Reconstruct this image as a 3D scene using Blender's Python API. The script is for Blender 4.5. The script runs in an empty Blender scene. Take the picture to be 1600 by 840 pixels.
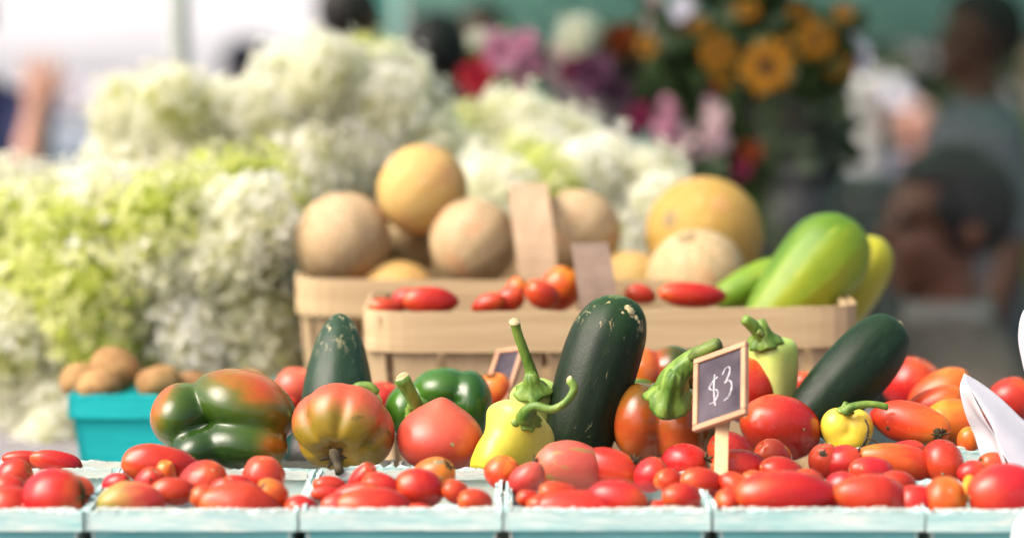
import bpy, math, random
import numpy as np
from mathutils import Matrix, Vector

# ------------------------------------------------------------------ camera, world, sun, exposure
scn = bpy.context.scene
COL = scn.collection
PITCH = math.atan(360.0 / 3777.8)
CAMZ = 1.455
FPX = 85.0 / 36.0 * 1600.0
cam_d = bpy.data.cameras.new('camera')
cam = bpy.data.objects.new('camera', cam_d)
COL.objects.link(cam)
cam.location = (0, 0, CAMZ)
cam.rotation_euler = (math.radians(90) - PITCH, 0, 0)
cam_d.lens = 85
cam_d.sensor_width = 36
cam_d.clip_start = 0.05
cam_d.clip_end = 3000
cam_d.dof.use_dof = True
cam_d.dof.focus_distance = 1.83
cam_d.dof.aperture_fstop = 2.55
scn.camera = cam

SUN_EL, SUN_AZ = 47.0, -116.0        # azimuth measured from +y (away from camera) towards +x
w = bpy.data.worlds.new('World')
scn.world = w
w.use_nodes = True
wn = w.node_tree.nodes
sky = wn.new('ShaderNodeTexSky')
sky.sky_type = 'NISHITA'
sky.sun_disc = False
sky.sun_elevation = math.radians(SUN_EL)
sky.sun_rotation = math.radians(SUN_AZ)
sky.air_density = 0.6
sky.dust_density = 8.0
sky.ozone_density = 0.2
bgn = wn['Background']
w.node_tree.links.new(sky.outputs[0], bgn.inputs[0])
bgn.inputs[1].default_value = 0.15
sun_d = bpy.data.lights.new('sun', 'SUN')
sun_d.energy = 1.0
sun_d.angle = math.radians(50)
sun_d.color = (1.0, 0.975, 0.945)
sun = bpy.data.objects.new('sun', sun_d)
COL.objects.link(sun)
_e, _a = math.radians(SUN_EL), math.radians(SUN_AZ)
sdir = Vector((math.sin(_a) * math.cos(_e), math.cos(_a) * math.cos(_e), math.sin(_e)))
sun.rotation_euler = sdir.to_track_quat('Z', 'Y').to_euler()
sun.location = sdir * 40
scn.view_settings.view_transform = 'Standard'
scn.view_settings.look = 'None'
scn.view_settings.gamma = 1
scn.view_settings.exposure = 1.12
scn.render.engine = 'CYCLES'
scn.cycles.use_denoising = True
scn.cycles.max_bounces = 8
scn.cycles.sample_clamp_indirect = 6

# ------------------------------------------------------------------ helpers
rnd = random.Random(7)
RS = np.random.RandomState(11)


def P(px, py, d):
    """world point seen at photograph pixel (px,py) at distance d along +y"""
    xc = (px - 800) / FPX
    yc = -(py - 420) / FPX
    dy = math.cos(PITCH) + yc * math.sin(PITCH)
    dz = -math.sin(PITCH) + yc * math.cos(PITCH)
    t = d / dy
    return np.array([xc * t, d, CAMZ + dz * t])


def S(d):
    return d / FPX


MW = {}


def link(o, parent=None, M=None):
    COL.objects.link(o)
    if parent is not None:
        o.parent = parent
        if M is not None:
            o.matrix_basis = MW[parent.name].inverted() @ M
            MW[o.name] = M
        else:
            MW[o.name] = MW[parent.name]
    else:
        M = M or Matrix.Identity(4)
        o.matrix_basis = M
        MW[o.name] = M
    return o


def mesh(name, v, f, mat, smooth=True, attr=None):
    me = bpy.data.meshes.new(name)
    me.from_pydata([tuple(map(float, p)) for p in v], [], [tuple(map(int, q)) for q in f])
    if mat is not None:
        me.materials.append(mat)
    if smooth:
        me.polygons.foreach_set('use_smooth', [True] * len(me.polygons))
    if attr is not None:
        for k, a in attr.items():
            at = me.attributes.new(k, 'FLOAT', 'POINT')
            at.data.foreach_set('value', np.asarray(a, dtype=np.float32))
    me.update()
    return me


def tag(o, label=None, cat=None, group=None, kind=None):
    if label:
        o['label'] = label
    if cat:
        o['category'] = cat
    if group:
        o['group'] = group
    if kind:
        o['kind'] = kind
    return o


def empty(name, loc, label, cat, group=None, rz=0.0):
    o = bpy.data.objects.new(name, None)
    o.empty_display_size = 0.05
    link(o, None, Matrix.Translation(Vector(loc)) @ Matrix.Rotation(rz, 4, 'Z'))
    return tag(o, label, cat, group)


def obj(name, v, f, mat, M=None, smooth=True, attr=None):
    """top-level mesh; v in local coordinates"""
    o = bpy.data.objects.new(name, mesh(name, v, f, mat, smooth, attr))
    return link(o, None, M)


def part(name, v, f, mat, parent, smooth=True, attr=None, local=False):
    """child mesh; v in world coordinates unless local"""
    v = np.asarray(v, dtype=float)
    if not local:
        Mi = np.array(MW[parent.name].inverted())
        v = v @ Mi[:3, :3].T + Mi[:3, 3]
    o = bpy.data.objects.new(name, mesh(name, v, f, mat, smooth, attr))
    return link(o, parent)


def inst(name, me, parent, M):
    o = bpy.data.objects.new(name, me)
    return link(o, parent, M)


def basis(axis, hint=(0, 0, 1)):
    """rotation whose local +Z points along axis"""
    z = Vector(axis).normalized()
    h = Vector(hint)
    if abs(z.dot(h.normalized())) > 0.97:
        h = Vector((0, -1, 0))
    x = h.cross(z).normalized()
    y = z.cross(x)
    return Matrix((x, y, z)).transposed().to_4x4()


def TR(loc, R=None):
    return Matrix.Translation(Vector(loc)) @ (R if R is not None else Matrix.Identity(4))


def apply(M, v):
    A = np.array(M)
    return np.asarray(v, float) @ A[:3, :3].T + A[:3, 3]


def sph(nu, nv):
    """unit directions of a uv sphere with its pole along Z"""
    v = [(0, 0, 1)]
    for j in range(1, nv):
        th = math.pi * j / nv
        for i in range(nu):
            ph = 2 * math.pi * i / nu
            v.append((math.sin(th) * math.cos(ph), math.sin(th) * math.sin(ph), math.cos(th)))
    v.append((0, 0, -1))
    f = []
    for i in range(nu):
        f.append((0, 1 + i, 1 + (i + 1) % nu))
    for j in range(nv - 2):
        a = 1 + j * nu
        b = a + nu
        for i in range(nu):
            k = (i + 1) % nu
            f.append((a + i, b + i, b + k, a + k))
    a = 1 + (nv - 2) * nu
    n = len(v) - 1
    for i in range(nu):
        f.append((n, a + (i + 1) % nu, a + i))
    return np.array(v), f


def wob(dirs, seed, fr=2.0, n=7):
    """smooth random function on directions, about -1..1"""
    r = np.random.RandomState(seed)
    out = np.zeros(len(dirs))
    for i in range(n):
        k = r.normal(size=3) * fr
        out += np.sin(dirs @ k + r.uniform(0, 6.28))
    return out / math.sqrt(n) * 0.9


def star(ells, p=14, nu=48, nv=32, rough=0.0, seed=1):
    """star-shaped skin around a group of ellipsoids (centre, radii)"""
    D, f = sph(nu, nv)
    acc = np.zeros(len(D))
    for el in ells:
        c, a = el[0], np.array(el[1], float)
        Dq, cq = D, np.array(c, float)
        if len(el) > 2:                     # turned in the x-z plane
            q = math.radians(el[2])
            Rm = np.array(((math.cos(q), 0, math.sin(q)), (0, 1, 0), (-math.sin(q), 0, math.cos(q))))
            Dq, cq = D @ Rm.T, Rm @ cq
        d = Dq / a
        cc = cq / a
        dd = (d * d).sum(1)
        dc = d @ cc
        disc = dc * dc - dd * ((cc * cc).sum() - 1)
        t = np.where(disc > 0, (dc + np.sqrt(np.maximum(disc, 0))) / dd, 0)
        t = np.maximum(t, 0)
        acc += t ** p
    r = acc ** (1.0 / p)
    if rough:
        r = r * (1 + rough * wob(D, seed, 3.0))
    return D * r[:, None], f, D


def cat(pts, n):
    """Catmull-Rom resample of points (any width)"""
    p = np.asarray(pts, float)
    if len(p) == 2:
        t = np.linspace(0, 1, n)[:, None]
        return p[0] * (1 - t) + p[1] * t
    p = np.vstack([2 * p[0] - p[1], p, 2 * p[-1] - p[-2]])
    m = len(p) - 3
    out = []
    for q in np.linspace(0, m - 1e-6, n):
        i = int(q)
        t = q - i
        a, b, c, d = p[i:i + 4]
        out.append(0.5 * ((2 * b) + (-a + c) * t + (2 * a - 5 * b + 4 * c - d) * t * t + (-a + 3 * b - 3 * c + d) * t ** 3))
    return np.array(out)


def tube(pts, rad, n=10, res=None, ridge=0, amp=0.0, twist=0.0):
    pts = np.asarray(pts, float)
    rad = np.asarray(rad, float) * np.ones(len(pts))
    res = res or max(2, (len(pts) - 1) * 4 + 1)
    q = cat(np.hstack([pts, rad[:, None]]), res)
    c, r = q[:, :3], np.maximum(q[:, 3], 1e-5)
    t = np.gradient(c, axis=0)
    t /= np.linalg.norm(t, axis=1)[:, None] + 1e-12
    up = np.array([0, 0, 1.0]) if abs(t[0][2]) < 0.9 else np.array([0, 1.0, 0])
    u = np.cross(up, t[0]); u /= np.linalg.norm(u)
    v, f = [], []
    for i in range(res):
        u = u - t[i] * (u @ t[i]); u /= np.linalg.norm(u) + 1e-12
        b = np.cross(t[i], u)
        for k in range(n):
            a = 2 * math.pi * k / n + twist * i / res
            rr = r[i] * (1 + amp * math.cos(ridge * a)) if ridge else r[i]
            v.append(c[i] + rr * (math.cos(a) * u + math.sin(a) * b))
    for i in range(res - 1):
        for k in range(n):
            k2 = (k + 1) % n
            f.append((i * n + k, i * n + k2, (i + 1) * n + k2, (i + 1) * n + k))
    m = len(v)
    v.append(c[0] - t[0] * r[0] * 0.3)
    v.append(c[-1] + t[-1] * r[-1] * 0.3)
    for k in range(n):
        k2 = (k + 1) % n
        f.append((m, k2, k))
        f.append((m + 1, (res - 1) * n + k, (res - 1) * n + k2))
    return np.array(v), f


def lathe(prof, n=24, lobes=0, amp=0.0, squash=1.0):
    """profile of (radius, z); closed at both ends when radius is 0"""
    v, f = [], []
    m = len(prof)
    for r, z in prof:
        for k in range(n):
            a = 2 * math.pi * k / n
            rr = r * (1 + amp * math.cos(lobes * a)) if lobes else r
            v.append((rr * math.cos(a), rr * math.sin(a) * squash, z))
    for i in range(m - 1):
        for k in range(n):
            k2 = (k + 1) % n
            f.append((i * n + k, i * n + k2, (i + 1) * n + k2, (i + 1) * n + k))
    return np.array(v), f


def box(c, h, R=None):
    c = np.array(c, float); h = np.array(h, float)
    s = np.array([(-1, -1, -1), (1, -1, -1), (1, 1, -1), (-1, 1, -1), (-1, -1, 1), (1, -1, 1), (1, 1, 1), (-1, 1, 1)], float)
    v = s * h
    if R is not None:
        v = v @ np.array(R)[:3, :3].T
    return v + c, [(3, 2, 1, 0), (4, 5, 6, 7), (0, 1, 5, 4), (1, 2, 6, 5), (2, 3, 7, 6), (3, 0, 4, 7)]


def join(*vf):
    V, F, o = [], [], 0
    for v, f in vf:
        V.append(np.asarray(v, float))
        F += [tuple(i + o for i in q) for q in f]
        o += len(v)
    return np.vstack(V), F


def bevel(o, w=0.002, seg=2):
    m = o.modifiers.new('bevel', 'BEVEL')
    m.width = w
    m.segments = seg
    m.limit_method = 'ANGLE'
    return o


def solidify(o, t, off=0.0):
    m = o.modifiers.new('solid', 'SOLIDIFY')
    m.thickness = t
    m.offset = off
    return o


# ------------------------------------------------------------------ materials
def nt(name):
    m = bpy.data.materials.new(name)
    m.use_nodes = True
    t = m.node_tree
    return m, t, t.nodes['Principled BSDF']


def ramp_node(t, stops, interp='LINEAR'):
    r = t.nodes.new('ShaderNodeValToRGB')
    r.color_ramp.interpolation = interp
    e = r.color_ramp.elements
    while len(e) < len(stops):
        e.new(0.5)
    for el, (p, c) in zip(e, stops):
        el.position = p
        el.color = (c[0], c[1], c[2], 1) if not isinstance(c, (int, float)) else (c, c, c, 1)
    return r


def math_node(t, op, a=None, b=None, clamp=False):
    n = t.nodes.new('ShaderNodeMath')
    n.operation = op
    n.use_clamp = clamp
    for i, x in enumerate((a, b)):
        if x is None:
            continue
        if isinstance(x, (int, float)):
            n.inputs[i].default_value = x
        else:
            t.links.new(x, n.inputs[i])
    return n.outputs[0]


def mixc(t, fac, a, b):
    n = t.nodes.new('ShaderNodeMix')
    n.data_type = 'RGBA'
    for i, x in ((0, fac), (6, a), (7, b)):
        if isinstance(x, (int, float)):
            n.inputs[i].default_value = x
        elif isinstance(x, tuple):
            n.inputs[i].default_value = (x[0], x[1], x[2], 1)
        else:
            t.links.new(x, n.inputs[i])
    return n.outputs[2]


def coords(t, which='Generated', scale=(1, 1, 1), shift=True):
    tc = t.nodes.new('ShaderNodeTexCoord')
    mp = t.nodes.new('ShaderNodeMapping')
    mp.inputs['Scale'].default_value = scale
    t.links.new(tc.outputs[which], mp.inputs['Vector'])
    if shift:
        oi = t.nodes.new('ShaderNodeObjectInfo')
        m = t.nodes.new('ShaderNodeVectorMath')
        m.operation = 'SCALE'
        m.inputs[0].default_value = (37, 71, 53)
        t.links.new(oi.outputs['Random'], m.inputs['Scale'])
        t.links.new(m.outputs[0], mp.inputs['Location'])
    return mp.outputs[0]


def noise(t, vec, scale, detail=3, rough=0.5, dist=0.0):
    n = t.nodes.new('ShaderNodeTexNoise')
    t.links.new(vec, n.inputs['Vector'])
    n.inputs['Scale'].default_value = scale
    n.inputs['Detail'].default_value = detail
    n.inputs['Roughness'].default_value = rough
    n.inputs['Distortion'].default_value = dist
    return n.outputs['Fac']


def bump(t, bs, h, strength, dist=0.002):
    b = t.nodes.new('ShaderNodeBump')
    b.inputs['Strength'].default_value = strength
    b.inputs['Distance'].default_value = dist
    t.links.new(h, b.inputs['Height'])
    t.links.new(b.outputs[0], bs.inputs['Normal'])


def fruit_mat(name, stops, src='z', namp=0.5, nscale=2.2, rough=0.3, spots=None, scars=None, sss=0.0,
              bmp=0.08, bscale=60, coat=0.0, streaks=None, vary=0.08, spec=0.42, veins=None):
    m, t, bs = nt(name)
    gv = coords(t, 'Generated')
    if src == 'z':
        tc = t.nodes.new('ShaderNodeTexCoord')
        sx = t.nodes.new('ShaderNodeSeparateXYZ')
        t.links.new(tc.outputs['Generated'], sx.inputs[0])
        base = sx.outputs[2]
    else:
        at = t.nodes.new('ShaderNodeAttribute')
        at.attribute_name = src
        base = at.outputs['Fac']
    n1 = noise(t, gv, nscale, 4, 0.55, 0.4)
    g = math_node(t, 'ADD', base, math_node(t, 'MULTIPLY', math_node(t, 'SUBTRACT', n1, 0.5), namp))
    rp = ramp_node(t, stops)
    t.links.new(g, rp.inputs[0])
    col = rp.outputs[0]
    # mottling of the skin itself
    n2 = noise(t, gv, 14, 5, 0.6)
    hv = t.nodes.new('ShaderNodeHueSaturation')
    t.links.new(col, hv.inputs['Color'])
    t.links.new(math_node(t, 'ADD', math_node(t, 'MULTIPLY', n2, 2.4 * vary), 1.0 - 1.2 * vary), hv.inputs['Value'])
    oi = t.nodes.new('ShaderNodeObjectInfo')
    t.links.new(math_node(t, 'ADD', math_node(t, 'MULTIPLY', oi.outputs['Random'], 0.012), 0.4985), hv.inputs['Hue'])
    col = hv.outputs[0]
    if streaks:
        c, sc, lo, hi = streaks
        n4 = noise(t, coords(t, 'Generated', sc), 1.0, 4, 0.6, 0.3)
        r4 = ramp_node(t, [(lo, 0.0), (hi, 1.0)])
        t.links.new(n4, r4.inputs[0])
        col = mixc(t, r4.outputs[0], col, c)
    if spots:
        c, sc, th = spots
        vo = t.nodes.new('ShaderNodeTexVoronoi')
        t.links.new(gv, vo.inputs['Vector'])
        vo.inputs['Scale'].default_value = sc
        sep = t.nodes.new('ShaderNodeSeparateColor')
        t.links.new(vo.outputs['Color'], sep.inputs[0])
        size = math_node(t, 'MULTIPLY', math_node(t, 'POWER', sep.outputs[0], 3.0), th)
        msk = math_node(t, 'LESS_THAN', vo.outputs['Distance'], size)
        col = mixc(t, math_node(t, 'MULTIPLY', msk, 0.75), col, c)
    if veins:
        c, sc, wd_ = veins
        ve = t.nodes.new('ShaderNodeTexVoronoi')
        ve.feature = 'DISTANCE_TO_EDGE'
        wob_ = t.nodes.new('ShaderNodeVectorMath')
        wob_.operation = 'ADD'
        nz = t.nodes.new('ShaderNodeTexNoise')
        nz.inputs['Scale'].default_value = 7
        nz.inputs['Detail'].default_value = 4
        t.links.new(gv, nz.inputs['Vector'])
        sz = t.nodes.new('ShaderNodeVectorMath')
        sz.operation = 'SCALE'
        sz.inputs['Scale'].default_value = 0.9
        t.links.new(nz.outputs['Color'], sz.inputs[0])
        t.links.new(coords(t, 'Generated', sc), wob_.inputs[0])
        t.links.new(sz.outputs[0], wob_.inputs[1])
        t.links.new(wob_.outputs[0], ve.inputs['Vector'])
        ve.inputs['Scale'].default_value = 1.0
        near = math_node(t, 'LESS_THAN', ve.outputs['Distance'], wd_)
        mk_ = ramp_node(t, [(0.62, 0.0), (0.68, 1.0)])
        t.links.new(noise(t, gv, 3.3, 3), mk_.inputs[0])
        col = mixc(t, math_node(t, 'MULTIPLY', near, math_node(t, 'MULTIPLY', mk_.outputs[0], 0.8)), col, c)
    if scars:
        c, sc, lo, z0 = scars
        n3 = noise(t, coords(t, 'Generated', sc), 1.0, 5, 0.65, 0.8)
        r3 = ramp_node(t, [(lo, 0.0), (lo + 0.025, 1.0)])
        t.links.new(n3, r3.inputs[0])
        tc2 = t.nodes.new('ShaderNodeTexCoord')
        s2 = t.nodes.new('ShaderNodeSeparateXYZ')
        t.links.new(tc2.outputs['Generated'], s2.inputs[0])
        zm = ramp_node(t, [(z0 - 0.15, 0.0), (z0 + 0.1, 1.0)])
        t.links.new(s2.outputs[2], zm.inputs[0])
        col = mixc(t, math_node(t, 'MULTIPLY', r3.outputs[0], zm.outputs[0]), col, c)
    t.links.new(col, bs.inputs['Base Color'])
    nr = noise(t, gv, 5, 3)
    t.links.new(math_node(t, 'ADD', math_node(t, 'MULTIPLY', nr, 0.16), rough - 0.08), bs.inputs['Roughness'])
    bs.inputs['Specular IOR Level'].default_value = spec
    if coat:
        bs.inputs['Coat Weight'].default_value = coat
        bs.inputs['Coat Roughness'].default_value = 0.1
    if sss:
        bs.inputs['Subsurface Weight'].default_value = sss
        bs.inputs['Subsurface Radius'].default_value = (1.0, 0.35, 0.2)
        bs.inputs['Subsurface Scale'].default_value = 0.006
    fine = noise(t, coords(t, 'Object'), bscale * 6, 2)
    mid = noise(t, coords(t, 'Object'), 55, 4, 0.6, 0.5)
    bump(t, bs, math_node(t, 'ADD', math_node(t, 'MULTIPLY', fine, bmp), math_node(t, 'MULTIPLY', mid, 0.55)), 0.5, 0.0011)
    # scuffs: small pale dull scratches and dust
    sc_n = noise(t, coords(t, 'Generated', (5, 16, 9)), 2.2, 6, 0.75, 1.2)
    sr = ramp_node(t, [(0.66, 0.0), (0.72, 0.45)])
    t.links.new(sc_n, sr.inputs[0])
    t.links.new(mixc(t, sr.outputs[0], col, (0.50, 0.36, 0.24)), bs.inputs['Base Color'])
    return m


def plain_mat(name, c1, c2, scale=6, rough=0.6, spec=0.3, stretch=(1, 1, 1), bmp=0.1, bdist=0.002, which='Object',
              detail=4, trans=0.0, lo=0.35, hi=0.65, shift=True):
    m, t, bs = nt(name)
    v = coords(t, which, stretch, shift)
    n = noise(t, v, scale, detail, 0.6, 0.2)
    r = ramp_node(t, [(lo, c1), (hi, c2)])
    t.links.new(n, r.inputs[0])
    t.links.new(r.outputs[0], bs.inputs['Base Color'])
    bs.inputs['Roughness'].default_value = rough
    bs.inputs['Specular IOR Level'].default_value = spec
    if bmp:
        bump(t, bs, noise(t, v, scale * 4, 3), bmp, bdist)
    if trans:
        out = t.nodes['Material Output']
        tl = t.nodes.new('ShaderNodeBsdfTranslucent')
        t.links.new(r.outputs[0], tl.inputs['Color'])
        mx = t.nodes.new('ShaderNodeMixShader')
        mx.inputs[0].default_value = trans
        t.links.new(bs.outputs[0], mx.inputs[1])
        t.links.new(tl.outputs[0], mx.inputs[2])
        t.links.new(mx.outputs[0], out.inputs['Surface'])
    return m


def attr_mat(name, stops, rough=0.7, trans=0.6, attr='tint', rv=0.3):
    m, t, bs = nt(name)
    at = t.nodes.new('ShaderNodeAttribute')
    at.attribute_name = attr
    oi = t.nodes.new('ShaderNodeObjectInfo')
    g = math_node(t, 'ADD', at.outputs['Fac'], math_node(t, 'MULTIPLY', math_node(t, 'SUBTRACT', oi.outputs['Random'], 0.5), rv))
    r = ramp_node(t, stops)
    t.links.new(g, r.inputs[0])
    t.links.new(r.outputs[0], bs.inputs['Base Color'])
    bs.inputs['Roughness'].default_value = rough
    bs.inputs['Specular IOR Level'].default_value = 0.2
    if trans:
        out = t.nodes['Material Output']
        tl = t.nodes.new('ShaderNodeBsdfTranslucent')
        t.links.new(r.outputs[0], tl.inputs['Color'])
        mx = t.nodes.new('ShaderNodeMixShader')
        mx.inputs[0].default_value = trans
        t.links.new(bs.outputs[0], mx.inputs[1])
        t.links.new(tl.outputs[0], mx.inputs[2])
        t.links.new(mx.outputs[0], out.inputs['Surface'])
    return m


RED = (0.55, 0.022, 0.016)
M = {}
M['red'] = fruit_mat('tomato_red_skin', [(0.0, (0.28, 0.007, 0.010)), (0.4, (0.40, 0.012, 0.012)), (0.8, (0.47, 0.028, 0.014)), (1.0, (0.50, 0.065, 0.016))],
                     namp=1.1, sss=0.12, rough=0.26, spots=((0.75, 0.25, 0.08), 16, 0.12))
M['deep'] = fruit_mat('tomato_deep_red_skin', [(0.0, (0.36, 0.010, 0.014)), (0.6, (0.46, 0.018, 0.018)), (1.0, (0.5, 0.05, 0.02))],
                      namp=0.7, sss=0.1, rough=0.24, spots=((0.6, 0.2, 0.1), 18, 0.08))
M['orange'] = fruit_mat('tomato_orange_skin', [(0.0, (0.48, 0.024, 0.012)), (0.45, (0.54, 0.050, 0.013)), (0.75, (0.58, 0.095, 0.015)), (1.0, (0.60, 0.18, 0.02))],
                        namp=1.1, sss=0.1, spots=((0.75, 0.4, 0.1), 15, 0.16))
M['pink'] = fruit_mat('tomato_pink_skin', [(0.0, (0.42, 0.022, 0.022)), (0.5, (0.46, 0.036, 0.034)), (1.0, (0.52, 0.085, 0.055))],
                      namp=0.8, sss=0.15, spots=((0.75, 0.35, 0.2), 22, 0.14), rough=0.33)
M['halfripe'] = fruit_mat('tomato_half_ripe_skin', [(0.25, (0.52, 0.045, 0.03)), (0.5, (0.5, 0.14, 0.05)), (0.72, (0.36, 0.24, 0.05)), (1.0, (0.25, 0.25, 0.06))],
                          namp=0.9, sss=0.1)
M['striped'] = fruit_mat('tomato_striped_skin', [(0.2, (0.5, 0.06, 0.045)), (0.6, (0.5, 0.085, 0.06)), (1.0, (0.45, 0.12, 0.07))], namp=0.9, sss=0.1,
                         streaks=((0.27, 0.20, 0.06), (5.5, 5.5, 1.1), 0.56, 0.66), spots=((0.6, 0.4, 0.25), 20, 0.16), rough=0.35)
M['heirloom'] = fruit_mat('heirloom_skin', [(0.0, (0.36, 0.17, 0.06)), (0.12, (0.25, 0.155, 0.018)), (0.38, (0.21, 0.135, 0.013)), (0.54, (0.32, 0.12, 0.03)), (0.68, (0.46, 0.065, 0.04)), (1.0, (0.46, 0.045, 0.032))],
                          src='ripe', namp=0.32, nscale=3, sss=0.15, streaks=((0.05, 0.07, 0.008), (5.5, 5.5, 5.5), 0.58, 0.74),
                          spots=((0.12, 0.12, 0.03), 30, 0.10), rough=0.3, vary=0.12)
M['bell_turning'] = fruit_mat('bell_pepper_turning_skin', [(0.0, (0.014, 0.040, 0.005)), (0.33, (0.040, 0.078, 0.006)), (0.5, (0.11, 0.098, 0.008)), (0.64, (0.30, 0.095, 0.010)), (0.8, (0.46, 0.060, 0.015)), (1.0, (0.48, 0.045, 0.024))],
                              src='ripe', namp=0.38, nscale=2.6, rough=0.2, coat=0.15, spots=((0.35, 0.35, 0.12), 34, 0.07), vary=0.12)
M['bell_green'] = fruit_mat('bell_pepper_green_skin', [(0.0, (0.018, 0.068, 0.007)), (0.6, (0.048, 0.14, 0.012)), (1.0, (0.12, 0.22, 0.017))],
                            src='ripe', namp=0.4, rough=0.2, coat=0.15, vary=0.12)
M['bell_brown'] = fruit_mat('bell_pepper_brown_red_skin', [(0.0, (0.018, 0.04, 0.006)), (0.25, (0.065, 0.06, 0.007)), (0.5, (0.19, 0.055, 0.009)), (0.75, (0.36, 0.045, 0.013)), (1.0, (0.48, 0.10, 0.016))],
                            src='ripe', namp=0.62, nscale=2.6, rough=0.2, coat=0.15, vary=0.12)
M['yellow'] = fruit_mat('pepper_yellow_skin', [(0.0, (0.56, 0.45, 0.035)), (0.5, (0.59, 0.50, 0.06)), (1.0, (0.58, 0.54, 0.15))], namp=0.6, rough=0.32,
                        sss=0.12, streaks=((0.52, 0.50, 0.07), (3, 3, 1.2), 0.56, 0.75), spots=((0.45, 0.3, 0.06), 24, 0.07))
M['bright_yellow'] = fruit_mat('pepper_bright_yellow_skin', [(0.0, (0.78, 0.52, 0.03)), (1.0, (0.80, 0.58, 0.07))], namp=0.6, rough=0.3, sss=0.1)
M['pale_green'] = fruit_mat('pepper_pale_green_skin', [(0.0, (0.60, 0.58, 0.18)), (0.6, (0.55, 0.60, 0.17)), (1.0, (0.36, 0.52, 0.10))], namp=0.5, rough=0.32, sss=0.1)
M['zuke'] = fruit_mat('zucchini_dark_skin', [(0.0, (0.0055, 0.012, 0.005)), (0.7, (0.007, 0.017, 0.007)), (0.96, (0.014, 0.040, 0.011)), (1.0, (0.09, 0.13, 0.04))],
                      namp=0.22, nscale=4, rough=0.42, coat=0.0, spec=0.2, veins=((0.40, 0.38, 0.20), (5, 5, 4), 0.018), streaks=((0.013, 0.030, 0.010), (14, 14, 5), 0.5, 0.8), spots=((0.34, 0.33, 0.17), 46, 0.10),
                      scars=((0.30, 0.25, 0.12), (11, 11, 7.0), 0.60, 0.80), bmp=0.35, bscale=90, vary=0.25)
M['zuke2'] = fruit_mat('zucchini_blue_green_skin', [(0.0, (0.012, 0.03, 0.014)), (0.7, (0.016, 0.042, 0.022)), (0.97, (0.022, 0.052, 0.026)), (1.0, (0.2, 0.22, 0.11))],
                       namp=0.25, nscale=3, rough=0.40, coat=0.0, spec=0.24, veins=((0.45, 0.42, 0.25), (4, 4, 3), 0.012), streaks=((0.03, 0.06, 0.03), (14, 14, 4.0), 0.5, 0.8), spots=((0.42, 0.40, 0.22), 34, 0.10),
                       scars=((0.34, 0.30, 0.17), (9, 9, 6.0), 0.58, 0.74), bmp=0.25, bscale=80, vary=0.25)
M['zuke3'] = fruit_mat('zucchini_smooth_green_skin', [(0.0, (0.005, 0.013, 0.006)), (0.7, (0.007, 0.020, 0.009)), (0.97, (0.012, 0.032, 0.013)), (1.0, (0.12, 0.16, 0.06))],
                       namp=0.25, nscale=3, rough=0.42, spec=0.2, streaks=((0.016, 0.036, 0.016), (12, 12, 5), 0.5, 0.8), spots=((0.36, 0.34, 0.18), 34, 0.06), bmp=0.3, bscale=70, vary=0.3)
M['squash'] = fruit_mat('squash_green_yellow_skin', [(0.0, (0.36, 0.34, 0.02)), (0.3, (0.22, 0.29, 0.016)), (0.55, (0.10, 0.20, 0.011)), (1.0, (0.022, 0.08, 0.008))],
                        src='ripe', namp=0.35, rough=0.45, spec=0.3, streaks=((0.40, 0.42, 0.06), (9, 9, 1.2), 0.6, 0.75), vary=0.12)
M['squash_yellow'] = fruit_mat('squash_yellow_skin', [(0.0, (0.42, 0.34, 0.015)), (1.0, (0.34, 0.34, 0.02))], namp=0.5, rough=0.3)
M['stem'] = plain_mat('green_stem', (0.05, 0.125, 0.013), (0.18, 0.28, 0.045), 90, 0.42, 0.35, (1, 1, 0.3), 0.5, 0.001)
M['stem_cut'] = plain_mat('cut_stem_end', (0.27, 0.22, 0.10), (0.46, 0.40, 0.23), 200, 0.7)
M['stem_dark'] = plain_mat('bruised_stem', (0.03, 0.04, 0.012), (0.15, 0.22, 0.04), 60, 0.5)
M['dried'] = plain_mat('dried_calyx', (0.015, 0.012, 0.006), (0.085, 0.065, 0.03), 90, 0.8)
M['scar'] = plain_mat('stem_scar', (0.10, 0.07, 0.035), (0.40, 0.30, 0.15), 300, 0.85)
M['melon'] = None


def melon_mat(name, c1, c2, net, rib=0.0):
    m, t, bs = nt(name)
    gv = coords(t, 'Generated')
    r = ramp_node(t, [(0.3, c1), (0.7, c2)])
    t.links.new(noise(t, gv, 2.2, 4, 0.5), r.inputs[0])
    vo = t.nodes.new('ShaderNodeTexVoronoi')
    vo.feature = 'DISTANCE_TO_EDGE'
    wv = t.nodes.new('ShaderNodeVectorMath')
    wv.operation = 'ADD'
    nn = t.nodes.new('ShaderNodeTexNoise')
    nn.inputs['Scale'].default_value = 9
    t.links.new(gv, nn.inputs['Vector'])
    sc = t.nodes.new('ShaderNodeVectorMath')
    sc.operation = 'SCALE'
    sc.inputs['Scale'].default_value = 0.08
    t.links.new(nn.outputs['Color'], sc.inputs[0])
    t.links.new(gv, wv.inputs[0])
    t.links.new(sc.outputs[0], wv.inputs[1])
    t.links.new(wv.outputs[0], vo.inputs['Vector'])
    vo.inputs['Scale'].default_value = 18
    rr = ramp_node(t, [(0.03, 1.0), (0.12, 0.0)])
    t.links.new(vo.outputs['Distance'], rr.inputs[0])
    c = mixc(t, math_node(t, 'MULTIPLY', rr.outputs[0], 0.95), r.outputs[0], net)
    bl = ramp_node(t, [(0.55, 0.0), (0.68, 0.7)])
    t.links.new(noise(t, coords(t, 'Generated', (1.3, 1.3, 1.3)), 2.0, 3, 0.5), bl.inputs[0])
    c = mixc(t, bl.outputs[0], c, (0.55, 0.27, 0.13))
    t.links.new(c, bs.inputs['Base Color'])
    bs.inputs['Roughness'].default_value = 0.6
    bs.inputs['Specular IOR Level'].default_value = 0.3
    bump(t, bs, rr.outputs[0], 0.6, 0.0015)
    return m


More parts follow.
